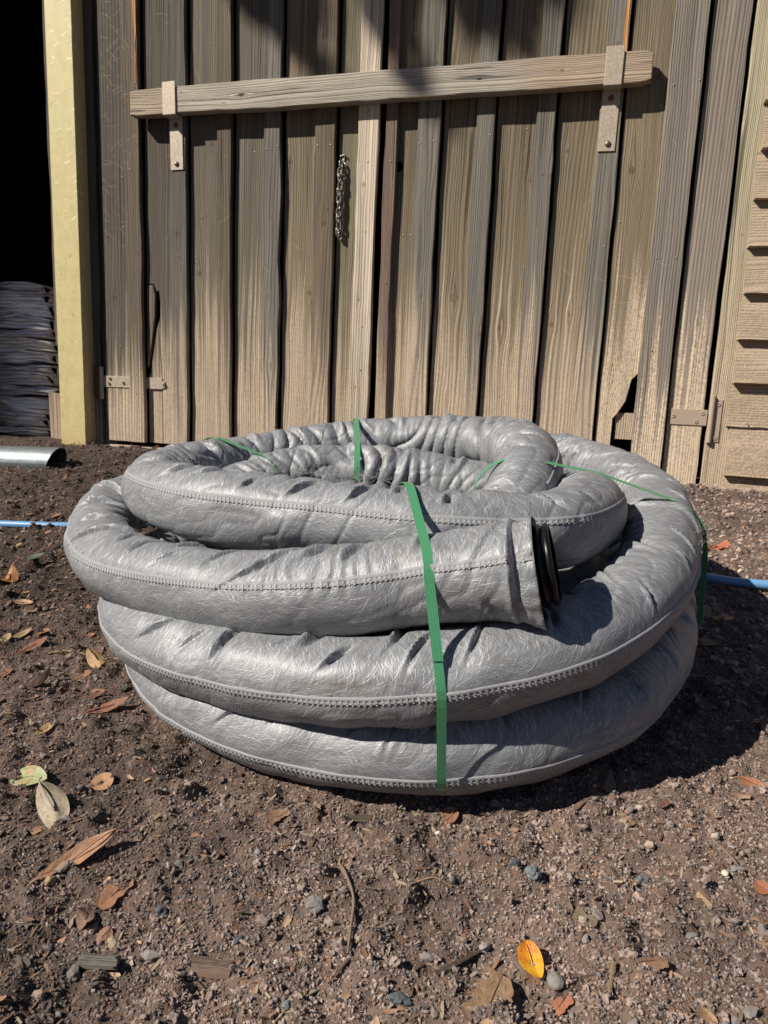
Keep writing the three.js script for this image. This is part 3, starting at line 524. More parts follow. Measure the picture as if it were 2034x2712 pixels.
{ // the shed around and behind the doors
  const dark = new THREE.MeshStandardMaterial({ color: new THREE.Color().setRGB(0.15, 0.122, 0.098), roughness: 0.95 }), iron = new THREE.MeshStandardMaterial({ color: new THREE.Color().setRGB(0.2, 0.2, 0.195), roughness: 0.7 });
  const s = thing('shed', 'dark timber shed whose black inside shows at the left opening', 'shed', [-1, 0.2, -4]);
  part(s, 'back_wall', box(-5, 3, 0, 3.2, -6.1, -6, 0), dark); part(s, 'side_wall', box(-5.1, -5, 0, 3.2, -6.1, ZB - 0.05, 0), dark); part(s, 'side_wall', box(3, 3.1, 0, 3.2, -6.1, ZB + 0.01, 0), dark);
  part(s, 'partition', box(-2.0, -1.94, 0.1, 3.0, -6, ZB - 0.07, 0), dark);
  part(s, 'front_wall_with_sun_block', mergeGeometries([box(-5, -2.62, 0.05, 3.0, ZB - 0.05, ZB - 0.01, 0), box(-2.62, 3, TOP - 0.02, 3.0, ZB - 0.06, ZB - 0.02, 0), box(0.48, 3, 0.05, TOP - 0.02, ZB - 0.06, ZB - 0.02, 0)]), dark);  // left panel, out of view, is shaped to keep sun off the sacks
  const roof = part(s, 'roof', (() => { const g = new THREE.PlaneGeometry(9, 3.9, 240, 4), p = g.attributes.position; for (let i = 0; i < p.count; i++) p.setZ(i, 0.012 * Math.sin(p.getX(i) * 82)); g.computeVertexNormals(); g.rotateX(-Math.PI / 2 + 0.06); return g.translate(-0.9, 2.95, -4.35); })(), iron);
  for (let k = 0; k < 5; k++) part(roof, 'purlin', box(-5, 3, 2.74, 2.83, -5.8 + k * 0.75, -5.74 + k * 0.75, 0.004), dark);
  part(s, 'floor', box(-5, 3, 0.0, 0.19, -6, ZB - 0.11, 0), dark);
}
{ // folded sacks
  const S = 512, c = document.createElement('canvas'); c.width = c.height = S; const x = c.getContext('2d'), r = rng(63);
  x.fillStyle = '#ffffff'; x.fillRect(0, 0, S, S);
  for (let i = 0; i < 500; i++) { const v = 120 + r() * 120; x.fillStyle = `rgba(${v},${v},${v + 4},.10)`; x.fillRect(r() * S, r() * S, 20 + r() * 200, 1 + r() * 5); }
  for (let i = 0; i < 26; i++) { x.fillStyle = `rgba(38,66,112,${0.25 + 0.35 * r()})`; x.fillRect(r() * S, r() * S, 10 + r() * 70, 3 + r() * 9); }
  for (let i = 0; i < 40; i++) { x.fillStyle = `rgba(60,52,48,${0.12 + 0.15 * r()})`; x.beginPath(); x.ellipse(r() * S, r() * S, 4 + r() * 30, 2 + r() * 5, 0, 0, 6.3); x.fill(); }
  const map = canvasTex(c), mats = [0xffffff, 0xeceaf0, 0xdedce0, 0xfaf6f0].map((h) => new THREE.MeshStandardMaterial({ map, color: lin(h), roughness: 0.5, side: THREE.DoubleSide }));
  const ord = ['topmost', 'second from the top', 'third from the top', 'fourth from the top', 'fifth from the top', 'sixth from the top', 'seventh from the top', 'seventh from the bottom', 'sixth from the bottom', 'fifth from the bottom', 'fourth from the bottom', 'third from the bottom', 'second from the bottom', 'lowest'];
  let y = 0.195;
  for (let k = 13; k >= 0; k--) {
    const h = 0.044 + 0.014 * r(), lay = 3 + Math.floor(r() * 3), x1 = -2.395 + 0.05 * (r() - 0.5) - 0.05 * (k > 9 ? 1 : 0), x0 = x1 - 0.62, nx = 36, ny = lay * 6, pos = [], uv = [], idx = [], zf = -2.79 + 0.02 * (r() - 0.5), o = r() * 50, sag = (r() - 0.5) * 0.02;
    // outline round the sack: front folds, then over the top to the back and under
    const sec = [];
    for (let q = 0; q <= ny; q++) { const t = q / ny, f = Math.abs(Math.sin(t * lay * Math.PI)); sec.push([t, zf - 0.028 + 0.028 * Math.pow(f, 0.55)]); }
    sec.push([0.99, zf - 0.2], [0.99, zf - 0.45], [0.01, zf - 0.45], [0.01, zf - 0.2]); const m = sec.length;
    for (let i = 0; i <= nx; i++) { const fx = i / nx, xx = lerp(x0, x1, fx); sec.forEach(([t, z], q) => { const end = Math.pow(Math.abs(fx - 0.5) * 2, 8), w = q <= ny ? 1 : 0.3; pos.push(xx, y + t * h * (1 - 0.18 * end) + w * (0.010 * sgn(xx * 7 + o, t * 2.0, k) + 0.005 * sgn(xx * 22, t * 5 + o, k + 40)) + sag * (fx - 0.5), z + w * (0.02 * sgn(xx * 9 + o, t * 5, k + 80)) - 0.03 * end); uv.push(xx * 1.4 + o, q * 0.021 + k * 0.3); }); }
    for (let i = 0; i < nx; i++) for (let q = 0; q < m; q++) { const a = i * m + q, b = i * m + (q + 1) % m, d = a + m, e = b + m; idx.push(a, d, b, b, d, e); }
    for (let q = 1; q < m - 1; q++) { idx.push(0, q, q + 1); idx.push(nx * m, nx * m + q + 1, nx * m + q); }
    const g = new THREE.BufferGeometry(); g.setAttribute('position', new THREE.Float32BufferAttribute(pos, 3)); g.setAttribute('uv', new THREE.Float32BufferAttribute(uv, 2)); g.setIndex(idx); g.computeVertexNormals();
    solo('folded_sack', g, mats[Math.floor(r() * 4)], `grey folded sack, ${ord[k]} of the stack behind the yellow post`, 'sack', [x0 + 0.31, y, zf - 0.2], 'folded sacks in the stack');
    y += h * 0.985;
  }
}
{ // piece of galvanised pipe on the ground by the post
  const S = 256, c = document.createElement('canvas'); c.width = c.height = S; const x = c.getContext('2d'), r = rng(14);
  x.fillStyle = '#c9cfd0'; x.fillRect(0, 0, S, S);
  for (let i = 0; i < 700; i++) { const v = 150 + r() * 95; x.fillStyle = `rgba(${v},${v + 4},${v + 6},.3)`; x.beginPath(); x.ellipse(r() * S, r() * S, 2 + r() * 10, 1 + r() * 6, r() * 6, 0, 6.3); x.fill(); }
  for (let i = 0; i < 160; i++) { x.fillStyle = `rgba(110,92,74,${0.1 + 0.25 * r()})`; x.beginPath(); x.ellipse(r() * S, S * (0.55 + 0.2 * r()), 1 + r() * 5, 1 + r() * 3, 0, 0, 6.3); x.fill(); }
  const mat = new THREE.MeshStandardMaterial({ map: canvasTex(c), roughness: 0.52, metalness: 0.7, color: lin(0xa9aeb0), side: THREE.DoubleSide });
  const n = 40, pos = [], uv = [], idx = [], R = 0.064;
  const L = [-2.75, -1.945];
  for (const [rr, fl] of [[R, 0], [R - 0.0025, 1]]) for (let i = 0; i <= 12; i++) for (let k = 0; k <= n; k++) {
    const a = k / n * 2 * Math.PI, t = i / 12, cut = 0.045 * (0.5 - 0.5 * Math.sin(a + 0.4)), xx = lerp(L[0], L[1] - cut, t); pos.push(xx, rr * Math.sin(a) * 0.86, rr * Math.cos(a) * 1.06); uv.push(xx * 2, k / n);
  }
  const st = n + 1, half = 13 * st;
  for (let i = 0; i < 12; i++) for (let k = 0; k < n; k++) { const a = i * st + k, b = a + 1, d = a + st, e = d + 1; idx.push(a, b, d, b, e, d, half + a, half + d, half + b, half + b, half + d, half + e); }
  for (let k = 0; k < n; k++) { const a = 12 * st + k; idx.push(a, a + 1, half + a, a + 1, half + a + 1, half + a); }
  const g = new THREE.BufferGeometry(); g.setAttribute('position', new THREE.Float32BufferAttribute(pos, 3)); g.setAttribute('uv', new THREE.Float32BufferAttribute(uv, 2)); g.setIndex(idx); g.computeVertexNormals();
  g.rotateZ(0.03); g.rotateY(0.05); g.translate(0.085, 0.232, -2.32);
  solo('metal_pipe', g, mat, 'short galvanised pipe with an open end lying on the dirt by the yellow post', 'pipe', [-2.2, 0.17, -2.35]);
}
{ // blue hose behind the coil
  const pts = [[-2.6, -1.30], [-2.1, -1.42], [-1.75, -1.50], [-1.5, -1.553], [-1.306, -1.598], [-1.1, -1.70], [-0.85, -1.85], [-0.5, -1.965], [-0.15, -1.94], [0.08, -1.82], [0.29, -1.70], [0.43, -1.69], [0.7, -1.74], [1.3, -1.9]].map(([x, z]) => new THREE.Vector3(x, slope(z) + 0.011, z));
  const g = new THREE.TubeGeometry(new THREE.CatmullRomCurve3(pts, false, 'centripetal'), 240, 0.0105, 14);
  solo('garden_hose', g, new THREE.MeshPhysicalMaterial({ color: new THREE.Color().setRGB(0.13, 0.29, 0.52), roughness: 0.35, clearcoat: 0.3 }), 'blue hose on the ground that runs behind the coil and shows at both sides', 'hose', [-0.6, 0.1, -1.7]);
}
{ // the tree to the left whose twigs dapple the top of the doors
  const t = thing('tree', 'leafy tree beside the yard that shades the tops of the doors', 'tree', [-6.6, slope(0.6), 0.6]), r = rng(444);
  const bark = new THREE.MeshStandardMaterial({ color: new THREE.Color().setRGB(0.09, 0.07, 0.055), roughness: 0.95 }), leaf = new THREE.MeshStandardMaterial({ color: new THREE.Color().setRGB(0.05, 0.09, 0.03), roughness: 0.7, side: THREE.DoubleSide });
  const tube = (pts, r0, r1, n = 24) => { const cv = new THREE.CatmullRomCurve3(pts.map((p) => new THREE.Vector3(...p))), g = new THREE.TubeGeometry(cv, n, 1, 9), p = g.attributes.position; for (let i = 0; i < p.count; i++) { const k = Math.floor(i / 10) / n, c = cv.getPointAt(k), f = lerp(r0, r1, k); p.setXYZ(i, c.x + (p.getX(i) - c.x) * f, c.y + (p.getY(i) - c.y) * f, c.z + (p.getZ(i) - c.z) * f); } g.computeVertexNormals(); return g; };
  const trunk = part(t, 'trunk', tube([[-6.6, -0.2, 0.6], [-6.55, 2, 0.5], [-6.3, 4.5, 0.3], [-6.1, 7.2, 0.2], [-5.9, 9.5, 0]], 0.22, 0.05), bark);
  const limbs = [[[-6.3, 5.2, 0.35], [-5.6, 6.5, 0.3], [-4.9, 6.75, 0.15], [-4.4, 6.6, 0.2]], [[-6.2, 5.5, 0.3], [-5.4, 7.2, 0.0], [-4.5, 7.9, -0.4]], [[-6.1, 7, 0.2], [-5.2, 8.2, 0.6], [-4.4, 8.6, 0.9]], [[-6.2, 6, 0.25], [-6.9, 7.4, 0.9], [-7.5, 8.3, 1.3]], [[-6.1, 7.2, 0.2], [-6.8, 8.6, -0.6], [-7.2, 9.4, -1]]];
  for (const l of limbs) part(trunk, 'limb', tube(l, 0.09, 0.02), bark);
  const q = new THREE.PlaneGeometry(0.075, 0.03, 2, 1), qp = q.attributes.position; for (let i = 0; i < qp.count; i++) qp.setZ(i, -Math.abs(qp.getX(i)) * 0.3); q.computeVertexNormals();
  const clumps = []; // twigs over the doors hang where their shade falls on them
  for (const [x, y, rr, n] of [[-1.19, 1.92, 0.13, 300], [-1.15, 1.80, 0.07, 120], [-1.27, 1.99, 0.14, 260], [-0.74, 1.72, 0.06, 60], [-0.80, 1.95, 0.12, 220], [-0.45, 1.77, 0.07, 90], [-0.36, 1.73, 0.07, 90], [-0.30, 1.90, 0.10, 160], [-0.52, 1.96, 0.12, 200], [-0.62, 1.52, 0.05, 36], [-1.02, 1.62, 0.05, 26]])
    clumps.push([x + sunDir.x * 6.9, y + sunDir.y * 6.9, ZB + sunDir.z * 6.9, rr, n]);
  for (let k = 0; k < 46; k++) clumps.push([-5.3 + (r() - 0.5) * 3.6, 8.15 + (r() - 0.5) * 2.2, 0.0 + (r() - 0.5) * 2.6, 0.3 + 0.3 * r(), 190]);
  const total = clumps.reduce((a, c) => a + c[4], 0), im = shadows(new THREE.InstancedMesh(q, leaf, total)), o = new THREE.Object3D(); im.name = 'crown'; let k = 0;
  const b = bases.get(t);
  for (const [cx, cy, cz, rr, n] of clumps) for (let i = 0; i < n; i++) { const a = r() * 6.3, u = r() * 2 - 1, d = rr * Math.cbrt(r()), s = Math.sqrt(1 - u * u); o.position.set(cx + d * s * Math.cos(a) - b.x, cy + d * u - b.y, cz + d * s * Math.sin(a) - b.z); o.rotation.set(r() * 6.3, r() * 6.3, r() * 6.3); o.scale.setScalar(0.7 + 0.7 * r()); o.updateMatrix(); im.setMatrixAt(k++, o.matrix); }
  im.userData.kind = 'stuff'; t.add(im);
}

// ---------------------------------------------------------------- the coil of drain pipe in its grey fabric sock
// nonwoven fabric: hair-fine fibres laid round the sock in swirls (one tile = 1.2 m along x one turn round)
const FABRIC = (() => {
  const W = 2048, H = 1024, c = document.createElement('canvas'); c.width = W; c.height = H; const x = c.getContext('2d'), r = rng(2024);
  const P = 6; // the flow field repeats with the tile
  const per = (u, v, s) => { const a = u / W * P * 2, b = v / H * P, w = (q, m) => ((q % m) + m) % m; const ix = Math.floor(a), iy = Math.floor(b); let fx = a - ix, fy = b - iy; fx = fx * fx * (3 - 2 * fx); fy = fy * fy * (3 - 2 * fy); const h = (i, j) => hash(w(i, P * 2), w(j, P), s); return lerp(lerp(h(ix, iy), h(ix + 1, iy), fx), lerp(h(ix, iy + 1), h(ix + 1, iy + 1), fx), fy); };
  x.fillStyle = 'rgb(136,137,140)'; x.fillRect(0, 0, W, H); x.lineCap = 'round';
  for (let n = 0; n < 26000; n++) { const g = r() < 0.5 ? 84 + r() * 30 : 150 + r() * 40; x.fillStyle = `rgba(${g},${g},${g + 2},.16)`; x.beginPath(); x.ellipse(r() * W, r() * H, 1.5 + r() * 3, 3 + r() * 7, r() * 1.2 - 0.6, 0, 6.3); x.fill(); }
  for (let n = 0; n < 240000; n++) { const g = r() < 0.5 ? 60 + r() * 40 : 160 + r() * 70; x.fillStyle = `rgba(${g},${g},${g + 2},.30)`; x.fillRect(r() * W, r() * H, 1 + r() * 1.2, 1 + r() * 2.4); }
  for (let n = 0; n < 120000; n++) {
    let u = r() * W, v = r() * H; const t = r(), glint = t > 0.93, len = glint ? 14 + r() * 40 : 40 + r() * 110, d = r() < 0.5 ? 1 : -1;
    const g = glint ? 220 + r() * 35 : t < 0.5 ? 84 + r() * 34 : 144 + r() * 40;  // brightest strokes are fibre glints painted into the colour
    x.strokeStyle = `rgba(${g},${g},${g + 2},${glint ? 0.45 + 0.45 * r() : 0.25 + 0.35 * r()})`; x.lineWidth = glint ? 0.6 + r() * 0.5 : 0.4 + r() * 0.5;
    const seg = [[u, v]], j = (r() - 0.5) * 1.5;
    for (let q = 0; q < len; q += 6) { const vv = 1 - ((v / H) % 1 + 1) % 1, lie = 0.30 + 1.27 * smooth(0.30, 0.50, vv) * (1 - smooth(0.92, 1.0, vv)) , a = lie + (per(u, v, 3) - 0.5) * 1.3 + (per(u * 2, v * 2, 9) - 0.5) * 0.7 + j; u += Math.cos(a) * 6 * d * 0.62; v += Math.sin(a) * 6 * d; seg.push([u, v]); }
    for (const ox of [-W, 0, W]) for (const oy of [-H, 0, H]) { const [a, b] = seg[0], [e, f] = seg[seg.length - 1]; if (Math.max(a, e) + ox < -60 || Math.min(a, e) + ox > W + 60 || Math.max(b, f) + oy < -60 || Math.min(b, f) + oy > H + 60) continue; x.beginPath(); seg.forEach(([p, q], i) => (i ? x.lineTo(p + ox, q + oy) : x.moveTo(p + ox, q + oy))); x.stroke(); }
  }
  return { map: canvasTex(c), bump: canvasTex(c, false) };
})();
const sockMat = new THREE.MeshPhysicalMaterial({ map: FABRIC.map, bumpMap: FABRIC.bump, bumpScale: 0.0016, color: lin(0xebeef1), vertexColors: true, roughness: 0.5, metalness: 0.14, specularIntensity: 0.9, side: THREE.DoubleSide });
const seamMat = new THREE.MeshStandardMaterial({ color: lin(0x8c8d90), bumpMap: FABRIC.bump, bumpScale: 0.001, roughness: 0.7 });
const stitchMat = new THREE.MeshStandardMaterial({ color: lin(0x949597), roughness: 0.65 });

class Tube {
  constructor(pts, a, b, seed, ds) {
    this.a = a; this.b = b; this.seed = seed; this.dents = [];
    const cv = new THREE.CatmullRomCurve3(pts.map(([x, y, z]) => new THREE.Vector3(x, y + slope(z), z)), false, 'centripetal'); cv.arcLengthDivisions = 3000;
    this.L = cv.getLength(); this.n = Math.ceil(this.L / ds); this.P = []; this.T = []; this.O = []; this.N = [];
    const up = new THREE.Vector3(0, 1, 0);
    for (let i = 0; i <= this.n; i++) { const t = cv.getTangentAt(i / this.n), o = new THREE.Vector3().crossVectors(up, t).normalize(); this.P.push(cv.getPointAt(i / this.n)); this.T.push(t); this.O.push(o); this.N.push(new THREE.Vector3().crossVectors(t, o)); }
  }
  // how far the loose sock stands off the pipe at s (m along) and angle th (0 outward, 90 deg up)
  off(s, th) {
    const S = this.seed, w = this.style, D = th / D2R, rv = th * this.a; // D in (-110, 250)
    let d = 0.0045 * (fbm(s * 8 + 3, D * 0.014 + S, 3, S) - 0.5) + 0.0022 * sgn(s * 24, D * 0.03, S + 1) - 0.0022 * Math.pow(1 - Math.abs(sgn(s * 34 + rv * 16, D * 0.035, S + 12)), 5) * vn(s * 6, D * 0.01, S + 13);
    // gathers on the inside of the bend
    const inn = smooth(w.pl0, w.pl1, D) * (1 - smooth(215, 245, D)), k = w.pleat(s);
    if (inn > 0) {
      const ph = s / 0.050 + 1.6 * sgn(s * 7, D * 0.007, S + 2) + 0.75 * sgn(s * 15, D * 0.010, S + 3), am = 1.25 * Math.pow(vn(s * 11, D * 0.008, S + 4), 1.3) + 0.12;
      const v = Math.abs(Math.sin(ph * Math.PI)), ph2 = s / 0.021 + 2.0 * sgn(s * 9, D * 0.009, S + 6), v2 = Math.abs(Math.sin(ph2 * Math.PI));
      d += inn * k * (0.0190 * am * (Math.pow(v, 0.38) - 0.8) + 0.0060 * clamp(1 - am) * vn(s * 6, 4, S + 9) * (Math.pow(v2, 0.5) - 0.75));
    }
    // puckers along the foot where it sits on the turn below
    d += (smooth(-25, -60, D) * (1 - smooth(-95, -110, D))) * 0.0035 * sgn(s * 13, D * 0.01, S + 5);
    // soft rucks up the outer face
    const f = smooth(-15, 15, D) * (1 - smooth(70, 105, D));
    d += f * 0.0046 * (Math.pow(vn(s * 17 + rv * 7, D * 0.02, S + 7), 2) - 0.3) * w.ruck;
    const c = this.cells; if (c) for (const q of c[Math.floor(s / 0.05)] ?? []) {
      const dv = rv - q.v, x = (s - q.s - q.k * dv - q.c * dv * dv) / q.w; if (x < -3 || x > 4.5) continue;
      const e = dv / q.l; if (e > 1.6 || e < -1.6) continue;
      const al = Math.exp(-e * e * 2.2);
      d += al * q.d * (-Math.exp(-x * x * (x > 0 ? 2.6 : 0.9)) + 0.55 * Math.exp(-(x - 1.35) * (x - 1.35) * 1.6));
    }
    return d + (w.extra ? w.extra(s, D) : 0);
  }
  dent(s, deg, l, w, d, k = 0.4, c = 0) { this.dents.push({ s, v: deg * D2R * this.a, l, w, d, k, c }); }
  index() { this.cells = []; for (const q of this.dents) { const reach = 5 * q.w + Math.abs(q.k) * q.l * 1.6 + Math.abs(q.c) * q.l * q.l * 2.6; for (let i = Math.floor((q.s - reach) / 0.05); i <= (q.s + reach) / 0.05; i++) if (i >= 0) (this.cells[i] ??= []).push(q); } }
  at(s, th, extra = 0, out = new THREE.Vector3()) {
    const f = clamp(s / this.L) * this.n, i = Math.min(this.n - 1, Math.floor(f)), t = f - i, d = this.off(s, th) + extra, c = Math.cos(th) * (this.a + d), n = Math.sin(th) * (this.b + d);
    const mix = (A) => [lerp(A[i].x, A[i + 1].x, t), lerp(A[i].y, A[i + 1].y, t), lerp(A[i].z, A[i + 1].z, t)], p = mix(this.P), o = mix(this.O), u = mix(this.N);
    return out.set(p[0] + o[0] * c + u[0] * n, p[1] + o[1] * c + u[1] * n, p[2] + o[2] * c + u[2] * n);
  }
  geometry(nT, lip) {
    const n = this.n, m = nT + 1, rows = n + 1 + (lip ? 8 : 0), pos = new Float32Array(rows * m * 3), uv = new Float32Array(rows * m * 2), col = new Float32Array(rows * m * 3), v = new THREE.Vector3(); let k = 0;
    for (let i = 0; i < rows; i++) {
      const li = lip ? i - 8 : i, s = li < 0 ? (-li - 1) * 0.008 : li / n * this.L, ex = li < 0 ? -0.0022 : 0; // the cut end turns in on itself as a thin inner layer
      for (let j = 0; j <= nT; j++, k++) { const D = -110 + 360 * j / nT; this.at(s, D * D2R, ex, v); pos[3 * k] = v.x; pos[3 * k + 1] = v.y; pos[3 * k + 2] = v.z; uv[2 * k] = s / 1.2 + this.seed * 0.37; uv[2 * k + 1] = j / nT;
        // smears and spots of dirt rubbed into the fabric
        const q = fbm(s * 5 + this.seed, D * 0.012, 3, 71), sp = vn(s * 60, D * 0.12, 72), dirt = 0.45 * smooth(0.73, 0.84, q + 0.10 * (sp - 0.5)) + 0.4 * smooth(0.84, 0.92, sp) * smooth(0.62, 0.72, q); col[3 * k] = 1 - 0.22 * dirt; col[3 * k + 1] = 1 - 0.34 * dirt; col[3 * k + 2] = 1 - 0.46 * dirt; }
    }
    const idx = new Uint32Array((rows - 1) * nT * 6); k = 0;
    for (let i = 0; i < rows - 1; i++) for (let j = 0; j < nT; j++) { const a = i * m + j, b = a + 1, c = a + m, d = c + 1; idx[k++] = a; idx[k++] = b; idx[k++] = c; idx[k++] = b; idx[k++] = d; idx[k++] = c; }
    const g = new THREE.BufferGeometry(); g.setAttribute('position', new THREE.BufferAttribute(pos, 3)); g.setAttribute('uv', new THREE.BufferAttribute(uv, 2)); g.setAttribute('color', new THREE.BufferAttribute(col, 3)); g.setIndex(new THREE.BufferAttribute(idx, 1)); g.computeVertexNormals();
    const N = g.attributes.normal; for (let i = 0; i < rows; i++) { const a = i * m, b = a + nT, x = N.getX(a) + N.getX(b), y = N.getY(a) + N.getY(b), z = N.getZ(a) + N.getZ(b), l = Math.hypot(x, y, z) || 1; N.setXYZ(a, x / l, y / l, z / l); N.setXYZ(b, x / l, y / l, z / l); }
    return g;
  }
  // overlocked seam: a flange with a sunk row of slanted stitches
  seam(deg, s0, s1) {
    const sec = [[-0.0054, -0.0012], [-0.0049, 0.0012], [-0.0028, 0.0010], [-0.0025, 0.0004], [0.0006, 0.0004], [0.0009, 0.0012], [0.0048, 0.0017], [0.0054, -0.0012]], ds = 0.004, n = Math.ceil((s1 - s0) / ds), pos = [], uv = [], idx = [], v = new THREE.Vector3();
    for (let i = 0; i <= n; i++) { const s = lerp(s0, s1, i / n), t0 = deg(s) * D2R; for (const [w, h] of sec) { this.at(s, t0 + w / this.a, h, v); pos.push(v.x, v.y, v.z); uv.push(s * 3, w * 12); } }
    for (let i = 0; i < n; i++) for (let q = 0; q < 7; q++) { const a = i * 8 + q, b = a + 8; idx.push(a, a + 1, b, a + 1, b + 1, b); }
    const g = new THREE.BufferGeometry(); g.setAttribute('position', new THREE.Float32BufferAttribute(pos, 3)); g.setAttribute('uv', new THREE.Float32BufferAttribute(uv, 2)); g.setIndex(idx); g.computeVertexNormals(); return g;
  }
  stitches(deg, s0, s1, base) {
    const st = 0.0062, n = Math.floor((s1 - s0) / st), bar = box(-0.0015, 0.0015, -0.0021, 0.0021, -0.0008, 0.0005, 0.0005), loop = box(-0.0012, 0.0012, -0.0010, 0.0010, -0.0006, 0.0006, 0.0004);
    loop.translate(0.0012, -0.0044, 0); const g = mergeGeometries([bar, loop]), im = shadows(new THREE.InstancedMesh(g, stitchMat, n)), M = new THREE.Matrix4(), X = new THREE.Vector3(), Y = new THREE.Vector3(), Z = new THREE.Vector3(), a = new THREE.Vector3(), b = new THREE.Vector3(), c = new THREE.Vector3();
    for (let i = 0; i < n; i++) { const s = s0 + i * st, t = deg(s) * D2R - 0.001 / this.a; this.at(s, t, 0.0006, a); this.at(s + 0.002, t, 0.0006, b); this.at(s, t + 0.02, 0.0006, c); X.subVectors(b, a).normalize(); Y.subVectors(c, a).addScaledVector(X, 0.35 * c.distanceTo(a)).normalize(); Z.crossVectors(X, Y).normalize(); Y.crossVectors(Z, X); Y.addScaledVector(X, 0.4).normalize(); M.makeBasis(X, Y, Z).setPosition(a.x - base.x, a.y - base.y, a.z - base.z); im.setMatrixAt(i, M); }
    im.name = 'stitches'; im.userData.kind = 'stuff'; return im;
  }
}
const coil = thing('drain_pipe_coil', 'big coil of drain pipe in a silvery grey fabric sock tied with green straps', 'pipe coil', [-0.34, slope(-1.25), -1.25]);
const cb = bases.get(coil);
const lower = new Tube([
  [-0.035, 0.302, -0.848], [-0.16, 0.274, -0.846], [-0.30, 0.245, -0.835], [-0.45, 0.221, -0.855], [-0.705, 0.200, -0.955], [-0.885, 0.200, -1.21], [-0.83, 0.215, -1.56], [-0.62, 0.232, -1.77], [-0.35, 0.242, -1.83], [-0.05, 0.250, -1.75], [0.115, 0.248, -1.50], [0.138, 0.245, -1.25],
  [0.10, 0.218, -1.02], [-0.02, 0.190, -0.86], [-0.18, 0.165, -0.795], [-0.36, 0.144, -0.80], [-0.62, 0.124, -0.91], [-0.77, 0.115, -1.2], [-0.70, 0.127, -1.48], [-0.45, 0.137, -1.65], [-0.15, 0.145, -1.63], [0.085, 0.140, -1.47], [0.150, 0.110, -1.22],
  [0.065, 0.086, -0.96], [-0.10, 0.069, -0.835], [-0.28, 0.058, -0.81], [-0.5, 0.053, -0.865], [-0.68, 0.051, -1.05], [-0.69, 0.05, -1.37], [-0.5, 0.05, -1.6], [-0.25, 0.05, -1.62], [0.0, 0.055, -1.5], [0.03, 0.058, -1.22], [-0.12, 0.06, -0.98], [-0.34, 0.065, -0.93], [-0.55, 0.08, -1.1], [-0.54, 0.09, -1.38], [-0.3, 0.10, -1.5], [-0.04, 0.125, -1.38], [0.02, 0.15, -1.18], [-0.12, 0.165, -0.97], [-0.34, 0.17, -0.94], [-0.55, 0.18, -1.12], [-0.52, 0.19, -1.4]], 0.0588, 0.0548, 3, 0.0033);
lower.style = {
  pl0: 95, pl1: 135, pleat: () => 0.9, ruck: 1,
  extra(s, D) {
    let d = 0.004 * (1 - smooth(0.25, 0.6, s));
    if (s < 0.06) { const t = 1 - s / 0.06; d += t * t * (0.0030 + 0.009 * Math.exp(-Math.pow((D + 62) / 26, 2)) + 0.002 * sgn(D * 0.08, 2, 5)); } // the cut end flares and sags at the foot
    if (s > 0.10 && s < 0.42) { const a = smooth(0.16, 0.24, s) * (1 - smooth(0.34, 0.40, s)) * smooth(0, 22, D) * (1 - smooth(62, 85, D)); d += a * 0.0030 * (Math.abs(Math.sin(s * 165 + 2 * sgn(s * 20, D * 0.02, 8))) - 0.5); }
    return d;
  },
};
{
  const r = rng(88);
  for (let s = 0.42; s < lower.L - 4.6; s += 0.045 + r() * 0.075) lower.dent(s, 42 + r() * 44, 0.018 + r() * 0.026, 0.0028 + r() * 0.0022, 0.004 + r() * 0.008, -0.1 - r() * 0.8, (r() - 0.5) * 8);
  for (let s = 0.5; s < lower.L - 4.6; s += 0.07 + r() * 0.12) lower.dent(s, 88 + r() * 40, 0.03 + r() * 0.03, 0.0045 + r() * 0.004, 0.008 + r() * 0.008, -0.2 - r() * 0.7, (r() - 0.5) * 8);
  lower.dent(0.022, 28, 0.11, 0.0055, 0.012, -0.04, 0); lower.dent(0.05, 62, 0.05, 0.006, 0.003, -0.5, 0);
  lower.dent(0.335, 58, 0.042, 0.006, 0.009, -1.15, 6); lower.dent(0.22, 74, 0.03, 0.008, 0.008, -0.4, 0); lower.dent(0.27, 80, 0.03, 0.009, 0.010, -0.7, 0); lower.dent(0.13, 76, 0.025, 0.007, 0.007, -0.3, 0);
  lower.dent(0.055, -35, 0.02, 0.007, 0.005, 0.5, 0);
  lower.index();
}
const upper = new Tube([
  [-0.45, 0.20, -1.03], [-0.58, 0.22, -1.09], [-0.615, 0.25, -1.2], [-0.53, 0.272, -1.31], [-0.36, 0.272, -1.36], [-0.2, 0.252, -1.385], [-0.07, 0.235, -1.36], [0.0, 0.262, -1.27], [0.022, 0.29, -1.16], [-0.03, 0.300, -1.005], [-0.16, 0.304, -0.945], [-0.33, 0.306, -0.94], [-0.55, 0.302, -0.965], [-0.70, 0.292, -1.07], [-0.738, 0.282, -1.2],
  [-0.675, 0.278, -1.36], [-0.53, 0.292, -1.485], [-0.36, 0.307, -1.53], [-0.2, 0.322, -1.485], [-0.11, 0.333, -1.375], [-0.085, 0.318, -1.25], [-0.11, 0.262, -1.15], [-0.18, 0.18, -1.08]], 0.0580, 0.0572, 7, 0.0030);
upper.style = { pl0: 72, pl1: 112, pleat: (s) => 1.0 + 0.35 * smooth(0.9, 0.6, s), ruck: 0.45 };
